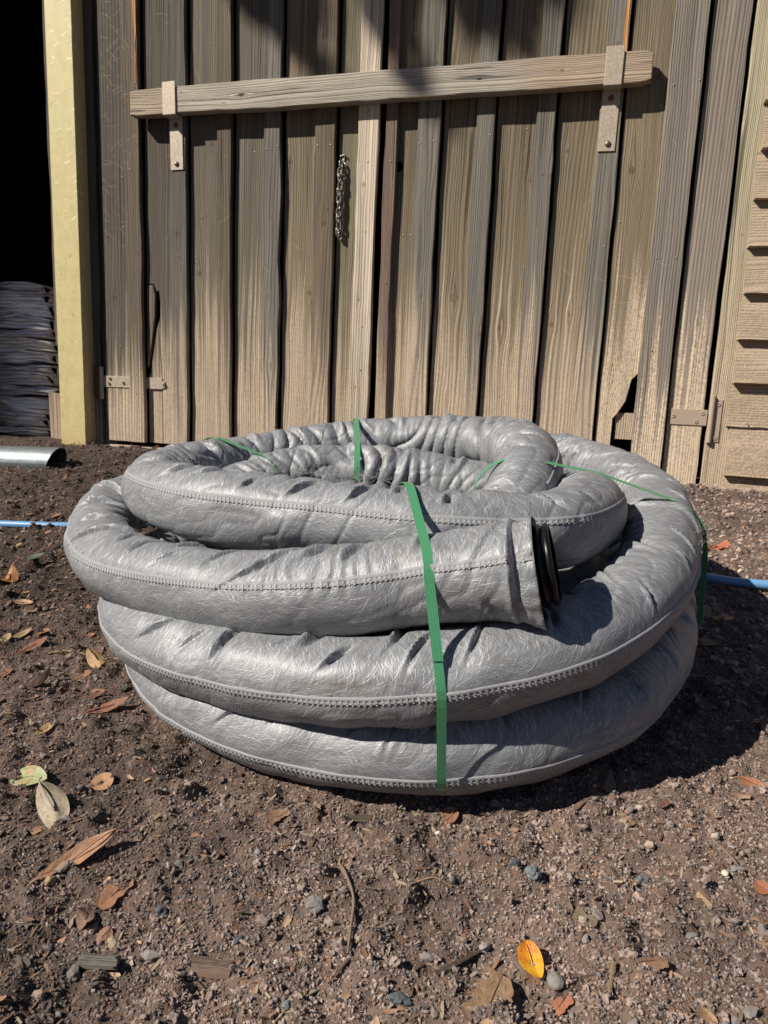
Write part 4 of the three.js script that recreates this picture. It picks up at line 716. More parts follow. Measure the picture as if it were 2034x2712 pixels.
{
  const r = rng(99);
  // find where the front stretch lies along the tube
  let best = 0, bz = -9; upper.P.forEach((p, i) => { if (p.z > bz && Math.abs(p.x + 0.33) < 0.05) { bz = p.z; best = i; } });
  const sf = best / upper.n * upper.L; upper.sFront = sf;
  for (const [ds, deg, l, w, d, k] of [[0.085, 62, 0.022, 0.0045, 0.012, -0.75], [0.0, 62, 0.022, 0.0042, 0.011, -0.55], [0.165, 58, 0.014, 0.0035, 0.007, -0.5], [-0.115, 64, 0.014, 0.005, 0.009, -0.2], [-0.30, 66, 0.024, 0.005, 0.010, 0.6], [-0.245, 62, 0.024, 0.0055, 0.011, 0.55], [-0.36, 70, 0.02, 0.005, 0.008, 0.6], [0.30, 74, 0.025, 0.006, 0.010, -0.8], [0.24, 84, 0.02, 0.006, 0.010, -0.9], [-0.05, 80, 0.015, 0.005, 0.006, -0.3]]) upper.dent(sf + ds, deg, l, w, d, k, 0);
  for (let s = sf + 0.42; s < upper.L - 0.35; s += 0.05 + r() * 0.07) upper.dent(s, 88 + r() * 36, 0.022 + r() * 0.03, 0.006 + r() * 0.006, 0.005 + r() * 0.007, (r() - 0.3) * 0.9, (r() - 0.5) * 10);
  for (let s = 0.1; s < 0.9; s += 0.05 + r() * 0.06) upper.dent(s, 60 + r() * 70, 0.03 + r() * 0.03, 0.006 + r() * 0.005, 0.006 + r() * 0.006, (r() - 0.4) * 0.8, (r() - 0.5) * 8);
  upper.index();
}
{
  const low = part(coil, 'fabric_sock', lower.geometry(120, true), sockMat), upp = part(coil, 'fabric_sock', upper.geometry(120, false), sockMat);
  const turn = (s) => clamp(s / 2.75, 0, 3), dl = (s) => lerp(24, 5, clamp(turn(s))) - 22 * clamp(turn(s) - 1) - 4 * clamp(turn(s) - 2) + 2.5 * sgn(s * 3, 1, 61), du = (s) => 27 + 3 * sgn(s * 3, 1, 62);
  part(low, 'seam', lower.seam(dl, 0.003, lower.L - 4.2), seamMat); low.add(lower.stitches(dl, 0.006, lower.L - 4.2, cb));
  part(upp, 'seam', upper.seam(du, 0.3, upper.L - 0.2), seamMat); upp.add(upper.stitches(du, 0.3, upper.L - 0.2, cb));

  // black corrugated pipe showing at the free end
  const prof = [], R = 0.050; for (let i = 0; i <= 110; i++) { const y = -0.06 + 0.078 * i / 110, q = 0.5 + 0.5 * Math.cos((y - 0.014) / 0.0105 * 2 * Math.PI); prof.push(new THREE.Vector2(R - 0.0042 * (1 - Math.pow(q, 0.6)) + 0.0004 * Math.cos(y * 2600), y)); }
  for (let i = 110; i >= 0; i--) { const y = -0.06 + 0.078 * i / 110, q = 0.5 + 0.5 * Math.cos((y - 0.014) / 0.0105 * 2 * Math.PI); prof.push(new THREE.Vector2(R - 0.0014 - 0.0042 * (1 - Math.pow(q, 0.6)), y)); }
  const g = new THREE.LatheGeometry(prof, 72), ax = lower.T[0].clone().negate(); ax.y += 0.03; ax.z += -0.01; ax.normalize();
  g.applyQuaternion(new THREE.Quaternion().setFromUnitVectors(new THREE.Vector3(0, 1, 0), ax)); const p0 = lower.P[0]; g.translate(p0.x, p0.y + 0.001, p0.z - 0.002);
  part(coil, 'corrugated_pipe', g, new THREE.MeshPhysicalMaterial({ color: new THREE.Color().setRGB(0.006, 0.006, 0.007), roughness: 0.33, specularIntensity: 0.6, side: THREE.DoubleSide })).userData.label = 'shiny black ribbed pipe showing at the free end';

  // green straps: each is the tight loop round everything it binds, cut by an upright plane through the hole
  const S = 64, cn = document.createElement('canvas'); cn.width = cn.height = S; const x = cn.getContext('2d'); x.fillStyle = '#808080'; x.fillRect(0, 0, S, S);
  for (let i = 0; i < 4; i++) for (let j = 0; j < 4; j++) { x.fillStyle = '#d8d8d8'; x.beginPath(); x.ellipse(i * 16 + 8 + (j % 2) * 8, j * 16 + 8, 5, 3.5, 0.6, 0, 6.3); x.fill(); }
  const emb = canvasTex(cn, false);
  const strapMat = new THREE.MeshPhysicalMaterial({ color: new THREE.Color().setRGB(0.10, 0.37, 0.185), roughness: 0.27, bumpMap: emb, bumpScale: 0.0005, transmission: 0.3, thickness: 0, side: THREE.DoubleSide });
  const V = (...a) => new THREE.Vector3(...a);
  function loop(ox, oz, dx, dz, lift = 0.0022) {
    const l = Math.hypot(dx, dz); dx /= l; dz /= l; const pts = [];
    for (const t of [lower, upper]) for (let i = 0; i < t.n; i++) {
      const c = (p) => (p.x - ox) * dz - (p.z - oz) * dx, a = c(t.P[i]), b = c(t.P[i + 1]); if (a * b > 0) continue;
      const f = a / (a - b), p = t.P[i].clone().lerp(t.P[i + 1], f), rr = (p.x - ox) * dx + (p.z - oz) * dz; if (rr < 0.02) continue;
      const sl = Math.abs(t.T[i].x * dz - t.T[i].z * dx); // how squarely the plane cuts the tube
      for (let k = 0; k < 40; k++) { const th = k / 40 * 2 * Math.PI; pts.push([rr + Math.cos(th) * (t.a + 0.001 + lift) / Math.max(0.6, sl), p.y + Math.sin(th) * (t.b + 0.001 + lift)]); }
    }
    pts.sort((a, b) => a[0] - b[0] || a[1] - b[1]);
    const cr = (o, a, b) => (a[0] - o[0]) * (b[1] - o[1]) - (a[1] - o[1]) * (b[0] - o[0]), lo = [], hi = [];
    for (const p of pts) { while (lo.length > 1 && cr(lo[lo.length - 2], lo[lo.length - 1], p) <= 0) lo.pop(); lo.push(p); }
    for (const p of pts.slice().reverse()) { while (hi.length > 1 && cr(hi[hi.length - 2], hi[hi.length - 1], p) <= 0) hi.pop(); hi.push(p); }
    const h = [...lo.slice(0, -1), ...hi.slice(0, -1)], out = [];
    for (let i = 0; i < h.length; i++) { const a = h[i], b = h[(i + 1) % h.length], d = Math.hypot(b[0] - a[0], b[1] - a[1]), m = Math.max(1, Math.round(d / 0.008)); for (let q = 0; q < m; q++) out.push([lerp(a[0], b[0], q / m), lerp(a[1], b[1], q / m)]); }
    return { pts: out.map(([rr, y]) => V(ox + rr * dx, Math.max(y, groundY(ox + rr * dx, oz + rr * dz) + 0.001), oz + rr * dz)), w: V(dz, 0, -dx) };
  }
  function ribbon(pts, w, width, th, closed, lean = () => 0) {
    const n = pts.length, pos = [], uv = [], idx = []; let u = 0; const c = pts.reduce((a, p) => a.add(p), V(0, 0, 0)).multiplyScalar(1 / n);
    for (let i = 0; i < n + (closed ? 1 : 0); i++) {
      const p = pts[i % n], a = pts[(i - 1 + n) % n], b = pts[(i + 1) % n], t = closed || (i > 0 && i < n - 1) ? b.clone().sub(a) : i === 0 ? b.clone().sub(p) : p.clone().sub(a); t.normalize();
      const nn = V().crossVectors(t, w).normalize(); if (nn.dot(p.clone().sub(c)) < 0) nn.negate();
      if (i) u += p.distanceTo(pts[(i - 1) % n]); const le = lean(p, i / n), ww = w.clone().addScaledVector(nn, le).normalize();
      for (const [q, e] of [[-0.5, 0], [0.5, 0], [0.5, 1], [-0.5, 1]]) { const v = p.clone().addScaledVector(ww, q * width).addScaledVector(nn, e * th); pos.push(v.x, v.y, v.z); uv.push(u / 0.014, q + 0.5); }
    }
    const m = n + (closed ? 1 : 0); for (let i = 0; i < m - 1; i++) for (let q = 0; q < 4; q++) { const a = i * 4 + q, b = i * 4 + (q + 1) % 4; idx.push(a, b, a + 4, b, b + 4, a + 4); }
    if (!closed) idx.push(0, 1, 2, 0, 2, 3, (m - 1) * 4, (m - 1) * 4 + 2, (m - 1) * 4 + 1, (m - 1) * 4, (m - 1) * 4 + 3, (m - 1) * 4 + 2);
    let g = new THREE.BufferGeometry(); g.setAttribute('position', new THREE.Float32BufferAttribute(pos, 3)); g.setAttribute('uv', new THREE.Float32BufferAttribute(uv, 2)); g.setIndex(idx); g = g.toNonIndexed(); g.computeVertexNormals(); return g;
  }
  const front = loop(-0.345, -1.25, 0.11, 0.25, 0.0042); for (const p of front.pts) { p.x += lerp(0.010, -0.016, clamp(p.y / 0.28)); const k = 1 - clamp((p.y + 0.012) / 0.06); p.z -= 0.014 * k * (p.z > -0.9 ? 1 : 0); p.y += 0.009 * k; }
  const fs = part(coil, 'packing_strap', ribbon(front.pts, front.w, 0.0112, 0.0007, true), strapMat);
  fs.userData.label = 'green strap down the front with a welded overlap';
  const fi = front.pts.findIndex((p, i) => { const q = front.pts[(i - 1 + front.pts.length) % front.pts.length]; return p.z > -0.99 && p.y > 0.195 && !(q.z > -0.99 && q.y > 0.195); }), ov = []; for (let i = fi; front.pts[i % front.pts.length].z > -0.99 && front.pts[i % front.pts.length].y > 0.195; i++) ov.push(front.pts[i % front.pts.length]); // the overlap that is welded on
  part(fs, 'strap_overlap', ribbon(ov.map((p) => p.clone().add(V(0.0006, 0.0004, 0.0016))), front.w, 0.0122, 0.0008, false), strapMat);
  for (const [a, lab] of [[loop(-0.30, -1.13, -0.927, -0.375), 'green strap over the left of the coil'], [loop(-0.36, -1.15, -0.325, -0.946), 'green strap over the back of the coil'], [loop(-0.2, -1.19, 0.995, -0.10), 'green strap stretched over the right of the coil and hanging loose down its side']]) {
    const slack = /loose/.test(lab); if (slack) for (const p of a.pts) if (p.x > 0.16) p.x += 0.006 * Math.exp(-Math.pow((p.y - 0.25) / 0.06, 2));
    part(coil, 'packing_strap', ribbon(a.pts, a.w, slack ? 0.0098 : 0.0112, 0.0007, true, slack ? (p) => (p.x > 0.15 ? -0.9 * smooth(0.33, 0.26, p.y) : 0.25) : undefined), strapMat).userData.label = lab;
  }

  // loose hair-fine fibres
  const r = rng(321), hair = [];
  const tuft = (x0, y0, z0, sx, sy, sz, n, len) => { for (let i = 0; i < n; i++) { const p = V(x0 + (r() - 0.5) * sx, y0 + (r() - 0.5) * sy, z0 + (r() - 0.5) * sz), d = V(r() - 0.5, r() * 0.7, r() - 0.5).normalize(), pts = []; const m = 5; for (let k = 0; k < m; k++) { pts.push(p.clone()); d.add(V(r() - 0.5, r() - 0.62, r() - 0.5).multiplyScalar(0.9)).normalize(); p.addScaledVector(d, len * (0.6 + 0.8 * r()) / m); } hair.push(new THREE.TubeGeometry(new THREE.CatmullRomCurve3(pts), 9, 0.00022, 3)); } };
  tuft(-0.36, 0.371, -0.965, 0.22, 0.004, 0.03, 170, 0.026); tuft(-0.60, 0.36, -1.0, 0.16, 0.01, 0.03, 60, 0.022); tuft(-0.71, 0.36, -1.25, 0.01, 0.05, 0.02, 40, 0.012); tuft(0.19, 0.27, -1.16, 0.01, 0.09, 0.05, 40, 0.018);
  const hm = part(coil, 'loose_fibres', mergeGeometries(hair), new THREE.MeshStandardMaterial({ color: lin(0x9a9a98), roughness: 0.5 })); hm.userData.kind = 'stuff';
}
const LEAVES = [
  [-0.653, -0.700, 0.057, 0.12, 'oval', 0.50, 0.20, '#b3b98a', 'pale green leaf with an orange stain at the left edge of the dirt'],
  [-0.580, -0.657, 0.091, -0.67, 'oval', 0.36, 0.60, '#a89f86', 'curled cream leaf lying upright below the pale green leaf'],
  [-0.561, -0.724, 0.033, 1.02, 'round', 0.75, 0.15, '#b98a5e', 'round tan leaf with a short stem left of the coil front'],
  [-0.497, -0.598, 0.105, -2.23, 'lance', 0.19, 0.35, '#a5754e', 'long folded brown leaf, longest in the near left dirt'],
  [-0.512, -0.613, 0.030, 0.61, 'torn', 0.35, 0.20, '#8f5a34', 'torn brown leaf scrap tucked behind the long folded leaf'],
  [-0.431, -0.572, 0.045, -1.89, 'torn', 0.55, 0.25, '#9a6743', 'half buried torn brown leaf right below the long folded leaf'],
  [-0.413, -0.530, 0.021, -1.90, 'oval', 0.72, 0.50, '#8d5d45', 'small domed red brown leaf against a pale pebble'],
  [-0.439, -0.538, 0.025, -0.54, 'oval', 0.70, 0.70, '#7a5a48', 'small cupped dark leaf left of the domed red brown leaf'],
  [-0.117, -0.789, 0.037, -2.10, 'oval', 0.55, 0.45, '#8a5836', 'cupped brown leaf at the shadow edge under the strap end'],
  [-0.309, -0.716, 0.030, -2.18, 'torn', 0.65, 0.20, '#8c6a4c', 'cracked grey brown leaf in front of the coil left of the bark strip'],
  [-0.036, -0.562, 0.058, -1.89, 'torn', 0.62, 0.15, '#8d6f4e', 'big flat tan leaf cut by the bottom edge of the picture'],
  [-0.002, -0.610, 0.041, -1.06, 'oval', 0.50, 0.35, '#d8921c', 'bright yellow orange leaf, the most colourful on the dirt'],
  [0.024, -0.581, 0.031, -2.12, 'torn', 0.50, 0.20, '#b7714c', 'salmon torn leaf right of the round grey pebble'],
  [0.256, -0.956, 0.044, -0.28, 'lance', 0.34, 0.20, '#a9673a', 'orange brown leaf at the right edge just outside the coil shadow'],
  [0.236, -0.929, 0.022, -0.22, 'torn', 0.55, 0.60, '#96775a', 'folded grey tan leaf below the orange brown leaf'],
  [0.228, -0.771, 0.019, -0.46, 'round', 0.80, 0.20, '#a86238', 'rust coloured leaf cut by the right edge of the picture'],
  [0.046, -0.678, 0.026, -0.30, 'torn', 0.68, 0.12, '#7d725a', 'flat olive grey torn leaf in the pale dirt'],
  [0.106, -0.635, 0.032, 0.33, 'torn', 0.50, 0.50, '#8a644a', 'crumpled brown leaf in the near right dirt'],
  [0.167, -0.738, 0.022, -0.96, 'torn', 0.50, 0.80, '#a08460', 'curled tan leaf piece among clods in the right dirt'],
  [0.151, -0.600, 0.018, -0.52, 'oval', 0.50, 0.30, '#a5815a', 'tan leaf poking in at the bottom right edge'],
  [0.136, -0.869, 0.020, 0.72, 'torn', 0.60, 0.30, '#6b4236', 'small dark red leaf scrap in the pale dirt by the shadow'],
  [0.093, -0.832, 0.019, -0.73, 'torn', 0.70, 0.15, '#93703f', 'small square tan leaf scrap by the shadow edge'],
  [0.254, -1.368, 0.051, 0.23, 'oval', 0.42, 0.40, '#a48464', 'domed tan leaf in shade touching the right side of the coil'],
  [0.366, -1.643, 0.064, -0.44, 'lance', 0.28, 0.40, '#a1836c', 'long pale leaf in shade just below the blue hose'],
  [0.297, -1.472, 0.045, 0.70, 'torn', 0.60, 0.20, '#8d6c52', 'notched brown leaf in shade right of the coil'],
  [0.359, -1.420, 0.035, 0.01, 'oval', 0.40, 0.40, '#9a7a58', 'tan leaf in shade at the right edge of the picture'],
  [0.289, -1.261, 0.034, 0.21, 'lance', 0.26, 0.60, '#a58865', 'thin curved leaf in the middle of the coil shadow'],
  [0.251, -1.223, 0.033, 0.85, 'torn', 0.60, 0.20, '#7e6350', 'small brown leaf scrap in the coil shadow'],
  [0.263, -1.486, 0.046, 0.98, 'oval', 0.70, 0.50, '#9a8568', 'pale leaf half hidden behind the right side of the coil'],
  [0.067, -0.899, 0.041, 1.29, 'oval', 0.60, 0.50, '#6a5440', 'dark cupped leaf in the deep shade under the coil front'],
  [0.354, -1.927, 0.076, 0.70, 'torn', 0.45, 0.60, '#c4683c', 'bright orange leaf at the far edge of the coil shadow'],
  [0.360, -1.881, 0.047, 0.42, 'lance', 0.34, 0.30, '#8b7260', 'grey brown leaf beside the bright orange leaf'],
  [0.383, -1.977, 0.021, 0.30, 'round', 0.80, 0.10, '#c07f4c', 'small round orange leaf behind the bright orange leaf'],
  [-1.206, -1.346, 0.049, 0.63, 'lance', 0.32, 0.20, '#2f5a2c', 'dark green leaf left of the coil'],
  [-1.204, -1.264, 0.059, 1.70, 'oval', 0.55, 0.60, '#b5722a', 'cupped orange leaf at the left edge below the hose'],
  [-1.107, -1.202, 0.017, 0.49, 'oval', 0.40, 0.20, '#d59a2a', 'small yellow leaf at the left below the cupped orange leaf'],
  [-1.075, -1.161, 0.049, 0.17, 'lance', 0.28, 0.40, '#b98a62', 'pale tan leaf at the left below the small yellow leaf'],
  [-1.022, -1.116, 0.027, 0.51, 'torn', 0.40, 0.40, '#b08468', 'pinkish leaf scrap below the pale tan leaf at the left'],
  [-0.962, -1.032, 0.042, 1.06, 'lance', 0.30, 0.30, '#a98d66', 'long buff leaf left of the coil beside a ribbed orange leaf'],
  [-0.932, -1.047, 0.035, 1.29, 'torn', 0.55, 0.40, '#b07a50', 'ribbed orange tan leaf right of the long buff leaf'],
  [-0.982, -1.011, 0.034, 1.80, 'oval', 0.50, 0.30, '#a8946e', 'buff leaf cut by the left edge of the picture'],
  [-0.907, -1.000, 0.064, 1.33, 'lance', 0.30, 0.15, '#8f5236', 'flat red brown leaf below the ribbed orange tan leaf'],
  [-0.780, -1.002, 0.060, -0.57, 'oval', 0.42, 0.70, '#b4905a', 'cupped buff leaf with its own shadow near the lower left of the coil'],
  [-0.815, -0.903, 0.056, 1.36, 'oval', 0.42, 0.80, '#4f2f2a', 'dark purple leaf curled open left of the coil'],
  [-0.718, -0.807, 0.041, 1.26, 'lance', 0.34, 0.35, '#ad8c58', 'yellow tan leaf in the left dirt above the pale green leaf'],
  [-0.706, -0.906, 0.026, 1.26, 'torn', 0.50, 0.30, '#96542f', 'rusty leaf scrap close to the coil at the left'],
  [-0.663, -0.878, 0.071, 0.76, 'lance', 0.22, 0.15, '#8e4f30', 'long flat rusty leaf reaching under the left of the coil'],
  [-0.772, -0.951, 0.038, 1.40, 'torn', 0.45, 0.20, '#8b5438', 'rusty leaf scrap beside the cupped buff leaf'],
  [-0.887, -0.912, 0.025, 1.53, 'torn', 0.40, 0.20, '#94583a', 'rusty leaf scrap at the left edge of the picture'],
  [-0.797, -0.857, 0.041, 0.46, 'torn', 0.20, 0.20, '#8a4d33', 'thin rusty leaf fragment below the dark purple leaf'],
  [-0.855, -1.085, 0.014, 0.67, 'oval', 0.60, 0.20, '#b06f4c', 'little orange leaf against the coil at the left'],
  [-1.501, -1.652, 0.033, 0.87, 'lance', 0.30, 0.20, '#9c6548', 'rusty leaf just behind the hose at the left'],
  [-1.421, -1.665, 0.043, 0.73, 'lance', 0.30, 0.20, '#9c6444', 'rusty leaf behind the hose nearer to the coil'],
  [-1.250, -1.432, 0.054, 1.42, 'lance', 0.18, 0.50, '#92604a', 'narrow rolled leaf between the hose and the coil'],
  [-1.327, -1.426, 0.018, 1.16, 'oval', 0.50, 0.30, '#c09a72', 'small pale leaf just in front of the hose'],
  [-1.338, -1.540, 0.024, 1.28, 'oval', 0.50, 0.30, '#a86f4a', 'small orange leaf touching the hose near the coil'],
  [-1.167, -1.394, 0.018, 0.07, 'oval', 0.60, 0.30, '#c28f68', 'small peach leaf touching the left side of the coil'],
  [-0.682, -0.940, 0.018, 1.25, 'oval', 0.50, 0.50, '#2b4426', 'dark green leaf tucked under the left side of the coil'],
];
const STONES = [
  [-0.223, -0.614, 0.0269, '#807c78', 'angular grey stone, largest loose stone in the near dirt'],
  [-0.118, -0.547, 0.0166, '#5d5f64', 'tall dark grey stone in the pair near the bottom of the picture'],
  [-0.110, -0.547, 0.0157, '#56585e', 'rounded dark stone right of the tall dark stone'],
  [0.020, -0.596, 0.0213, '#8a857c', 'smooth round grey pebble beside the yellow orange leaf'],
  [0.105, -0.753, 0.0176, '#77797c', 'grey stone in the middle of the pale right dirt'],
  [-0.009, -0.716, 0.0198, '#6f7479', 'flat blue grey stone right of the coil front'],
  [-0.030, -0.728, 0.0171, '#55585f', 'dark slate stone behind the flat blue grey stone'],
  [-0.374, -0.568, 0.0148, '#55565c', 'dark pointed stone in the near left dirt'],
  [-0.282, -0.560, 0.0132, '#50535c', 'dark angular stone right of the brown wood block'],
  [-0.400, -0.524, 0.0145, '#9c8b74', 'pale beige pebble against the domed red brown leaf'],
  [-0.507, -0.564, 0.0149, '#a88c6c', 'tan pebble under the tip of the long folded leaf'],
  [-0.306, -0.653, 0.0095, '#8b8a88', 'small round grey pebble with a sharp shadow'],
  [-0.236, -0.545, 0.0073, '#d6d2c6', 'tiny white cube of stone in the near dirt'],
  [-0.123, -0.755, 0.0079, '#d8cfba', 'small white stone below the cupped brown leaf'],
  [0.193, -0.779, 0.0122, '#d9cdb8', 'small white stone beside the straight twig'],
  [0.149, -0.686, 0.0140, '#777672', 'grey pebble with a dark cap in the near right dirt'],
  [-0.211, -0.512, 0.0099, '#7b8080', 'small pale grey stone near the bottom left'],
  [0.192, -0.839, 0.0149, '#b9aa9a', 'pale flat stone in the right dirt'],
];
const TWIGS = [
  [[[-0.220, -0.683], [-0.203, -0.659], [-0.186, -0.629], [-0.179, -0.599], [-0.173, -0.571]], 0.0028, '#7a6a5c', 'long thin bent twig lying towards the coil'],
  [[[-0.165, -0.687], [-0.135, -0.677], [-0.112, -0.677], [-0.092, -0.676]], 0.0016, '#8b6f58', 'forked brown twig right of the long bent twig'],
  [[[-0.088, -0.579], [-0.071, -0.597], [-0.053, -0.619]], 0.0035, '#4a3d33', 'flat dark splinter of wood in the near dirt'],
  [[[0.187, -0.829], [0.200, -0.810], [0.216, -0.788]], 0.0022, '#7d6a5c', 'straight thin twig in the pale right dirt'],
  [[[0.031, -0.841], [0.049, -0.851], [0.065, -0.861]], 0.0030, '#5f4c3c', 'short stick at the shadow edge in front of the coil'],
  [[[0.072, -0.633], [0.069, -0.610], [0.067, -0.595]], 0.0030, '#83705a', 'flat tan splinter pointing at the bottom edge'],
  [[[-0.171, -0.567], [-0.175, -0.558], [-0.178, -0.550]], 0.0022, '#6b5848', 'short twig off the end of the long bent twig'],
  [[[-0.865, -0.984], [-0.840, -1.003], [-0.800, -1.012]], 0.0030, '#8f7a60', 'pale stick ending at the cupped buff leaf'],
];
// chip [-0.397 -0.048 -0.499] 0.03 0.2539938783119554
// block [-0.292 -0.045 -0.525] 0.034 0.1835602718785651
// bark [-0.227 -0.018 -0.75 ] 0.044 0.26591180516304064

// ---------------------------------------------------------------- fallen leaves, stones and twigs one can tell apart
{
  const mats = new Map(), S = 128;
  const vein = (() => {
    const c = document.createElement('canvas'); c.width = c.height = S; const x = c.getContext('2d'), r = rng(6); x.fillStyle = '#ececec'; x.fillRect(0, 0, S, S);
    for (let i = 0; i < 420; i++) { const v = 150 + r() * 105; x.fillStyle = `rgba(${v},${v * 0.94},${v * 0.88},.22)`; x.beginPath(); x.ellipse(r() * S, r() * S, 1 + r() * 9, 1 + r() * 5, r() * 6, 0, 6.3); x.fill(); }
    for (let i = 0; i < 60; i++) { x.fillStyle = `rgba(60,40,30,${0.2 + 0.4 * r()})`; x.beginPath(); x.ellipse(r() * S, r() * S, 0.4 + r() * 2, 0.4 + r() * 1.4, r() * 6, 0, 6.3); x.fill(); }
    x.strokeStyle = 'rgba(110,88,68,.5)'; x.lineWidth = 1.5; x.beginPath(); x.moveTo(0, S / 2); x.lineTo(S, S / 2); x.stroke(); x.lineWidth = 0.8; x.strokeStyle = 'rgba(120,98,78,.20)';
    for (let i = 1; i < 11; i++) for (const sg of [-1, 1]) { x.beginPath(); x.moveTo(i * 11, S / 2); x.quadraticCurveTo(i * 11 + 8, S / 2 + sg * 30, i * 11 + 20, S / 2 + sg * 62); x.stroke(); }
    return [canvasTex(c), canvasTex(c, false)];
  })();
  const mat = (hex, map = vein[0]) => { const k = hex + map.uuid; if (!mats.has(k)) mats.set(k, new THREE.MeshPhysicalMaterial({ color: lin(hex).lerp(new THREE.Color(0.40, 0.31, 0.24), typeof hex === 'number' ? 0 : 0.2), map, bumpMap: vein[1], bumpScale: 0.0012, roughness: 0.62, transmission: 0.12, thickness: 0, side: THREE.DoubleSide })); return mats.get(k); };
  const stained = (base, spots) => { const c = document.createElement('canvas'); c.width = c.height = S; const x = c.getContext('2d'), r = rng(base.length + spots.length); x.fillStyle = base; x.fillRect(0, 0, S, S); for (const [col, n, a, b, w] of spots) for (let i = 0; i < n; i++) { x.fillStyle = col; x.beginPath(); x.ellipse(S * (a + (b - a) * r()), S * r(), w * r() + 1, w * r() * 0.7 + 1, r() * 6, 0, 6.3); x.fill(); } x.strokeStyle = 'rgba(90,70,40,.6)'; x.lineWidth = 1.4; x.beginPath(); x.moveTo(0, S / 2); x.lineTo(S, S / 2); x.stroke(); return canvasTex(c); };
  const special = { 0: stained('#a2a87a', [['rgba(176,124,76,.4)', 26, 0.25, 0.6, 20], ['rgba(96,130,48,.4)', 22, 0, 0.3, 14], ['rgba(184,180,152,.4)', 30, 0.4, 1, 10]]), 11: stained('#f0b01c', [['rgba(226,120,40,.5)', 36, 0, 0.45, 16], ['rgba(250,206,40,.5)', 20, 0.6, 1, 14], ['rgba(70,44,24,.7)', 22, 0.1, 0.55, 3]]) };
  const up = new THREE.Vector3(-0, 1, 0.12).normalize(), Y = new THREE.Vector3(0, 1, 0), Q = new THREE.Quaternion().setFromUnitVectors(Y, up);
  LEAVES.forEach(([x, z, L, head, type, w, curl, hex, label], i) => {
    const r = rng(1300 + i), g = leafGeo(type, L * 0.9, w * (type === 'torn' ? 1.15 : 1.4) * (1 + 0.2 * curl), curl, 300 + i, 20, 8);
    const q = new THREE.Quaternion().setFromAxisAngle(Y, head).premultiply(new THREE.Quaternion().setFromAxisAngle(new THREE.Vector3(r() - 0.5, 0, r() - 0.5).normalize(), 0.06 + 0.16 * r() * curl)).premultiply(new THREE.Quaternion().setFromAxisAngle(new THREE.Vector3(1, 0, 0), type === 'torn' ? 0.06 : 0.18 + 0.14 * r())).premultiply(Q);
    const m = shadows(new THREE.Mesh(g, special[i] ? mat(i === 11 ? 0xd8d0c8 : 0xf0f0f0, special[i]) : mat(hex))); m.name = numbered('fallen_leaf'); m.quaternion.copy(q);
    let low = 9, v = new THREE.Vector3(); const lp = g.attributes.position; for (let k = 0; k < lp.count; k++) { v.fromBufferAttribute(lp, k).applyQuaternion(q); low = Math.min(low, v.y - slope(z + v.z) + slope(z)); }
    m.position.set(x, groundY(x, z) + 0.0015 - low * 0.8, z);
    m.userData = { label, category: 'leaf', group: 'fallen leaves on the dirt' }; scene.add(m);
  });
  STONES.forEach(([x, z, size, hex, label], i) => {
    const g = lumpGeo(3, 520 + i * 3, i === 3 || i === 11 ? 0.12 : 0.34, 0.72); g.scale(size * 0.42, size * 0.42, size * 0.42); g.rotateY(i * 1.7);
    const p = g.attributes.position, r = rng(i); for (let k = 0; k < p.count; k++) { const x0 = p.getX(k), y0 = p.getY(k), z0 = p.getZ(k), n = 1 + 0.05 * sgn(x0 * 400 + i, y0 * 400 + z0 * 300, 5); p.setXYZ(k, x0 * n, y0 * n, z0 * n); } g.computeVertexNormals();
    const m = shadows(new THREE.Mesh(g, new THREE.MeshStandardMaterial({ color: lin(hex).multiplyScalar(0.85), roughness: 0.85, bumpMap: FABRIC.bump, bumpScale: 0.0006 }))); m.name = numbered('stone'); m.position.set(x, groundY(x, z) + size * 0.16, z); m.userData = { label, category: 'stone', group: 'larger stones on the dirt' }; scene.add(m);
  });
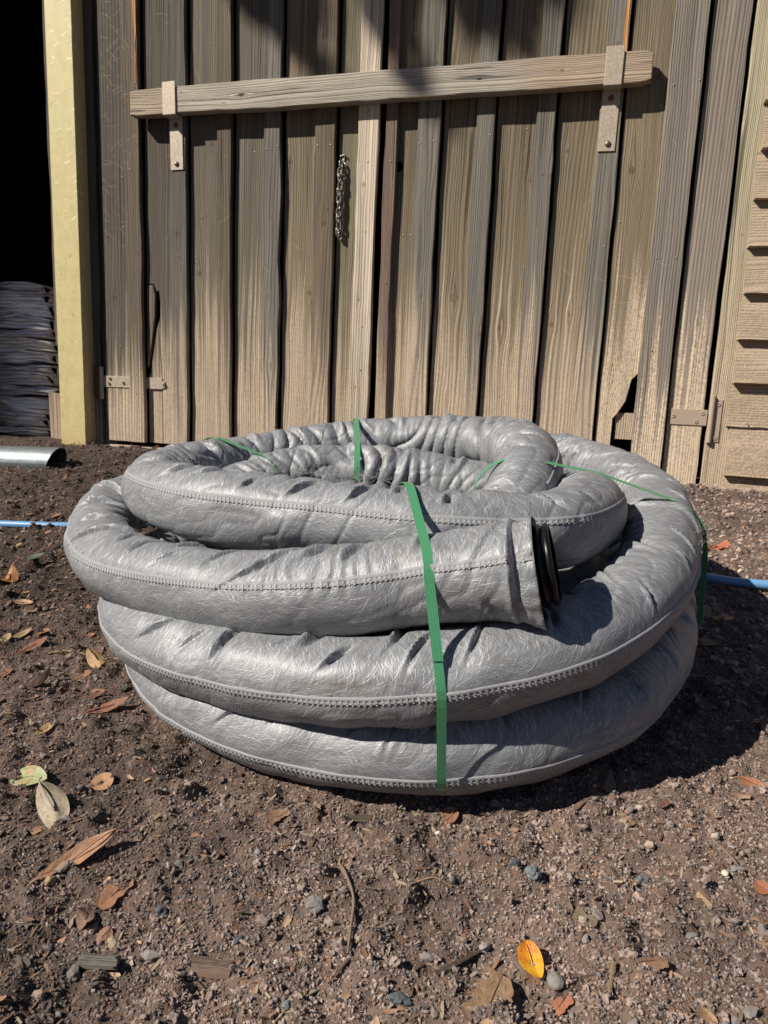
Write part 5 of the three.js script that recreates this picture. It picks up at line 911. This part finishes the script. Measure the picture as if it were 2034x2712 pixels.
  TWIGS.forEach(([pts, rad, hex, label], i) => {
    const r = rng(70 + i), c = new THREE.CatmullRomCurve3(pts.map(([x, z]) => new THREE.Vector3(x, groundY(x, z) + rad * 1.0 + 0.0015 * r(), z))), n = 40, g = new THREE.TubeGeometry(c, n, 1, 7), p = g.attributes.position;
    for (let k = 0; k < p.count; k++) { const u = Math.floor(k / 8) / n, o = c.getPointAt(u), f = rad * (1.05 - 0.5 * u) * (1 + 0.35 * sgn(u * 22, i, 9)) * (i === 2 || i === 5 ? 1 : 0.8); p.setXYZ(k, o.x + (p.getX(k) - o.x) * f, o.y + (p.getY(k) - o.y) * f * (i === 2 || i === 5 ? 0.45 : 1), o.z + (p.getZ(k) - o.z) * f); } g.computeVertexNormals();
    const parts = [g]; if (i === 1) parts.push(new THREE.TubeGeometry(new THREE.LineCurve3(c.getPointAt(0.45), c.getPointAt(0.45).add(new THREE.Vector3(0.018, 0.004, 0.022))), 8, 0.0012, 6));
    solo('twig', mergeGeometries(parts), new THREE.MeshStandardMaterial({ color: lin(hex), roughness: 0.9, bumpMap: FABRIC.bump, bumpScale: 0.001 }), label, 'twig', [pts[0][0], groundY(...pts[0]), pts[0][1]], 'twigs on the dirt');
  });
  // bits of wood and bark
  const slab = (name, x, z, L, W, T, head, strip, label, cat) => { const g = new THREE.BoxGeometry(L, T, W, 14, 3, 5), p = g.attributes.position, u = g.attributes.uv; for (let k = 0; k < p.count; k++) { const a = p.getX(k), e = Math.abs(a) / (L / 2); p.setX(k, a + (e > 0.95 ? 0.004 * sgn(p.getZ(k) * 400, p.getY(k) * 300, strip) : 0)); p.setY(k, p.getY(k) * (1 - 0.45 * Math.pow(Math.abs(p.getZ(k)) / (W / 2), 4)) + 0.0008 * sgn(a * 160, p.getZ(k) * 500, strip)); u.setXY(k, (strip % 16 + 0.2 + 0.6 * (p.getZ(k) / W + 0.5)) / 16, 0.6 + a * 0.6); } g.computeVertexNormals(); g.rotateY(head); g.translate(x, groundY(x, z) + T * 0.36, z); solo(name, g, woodOf(strip), label, cat, [x, groundY(x, z), z]); };
  slab('wood_chip', -0.397, -0.499, 0.036, 0.013, 0.008, 0.25, 14, 'grey weathered wood chip in the near left dirt', 'wood chip');
  slab('wood_block', -0.292, -0.525, 0.038, 0.016, 0.011, 0.18, 12, 'brown block of wood right of the grey wood chip', 'wood block');
  slab('bark_strip', -0.227, -0.75, 0.046, 0.012, 0.004, 0.27, 13, 'flat tan strip of bark in front of the coil', 'bark');
}

renderer.render(scene, camera);
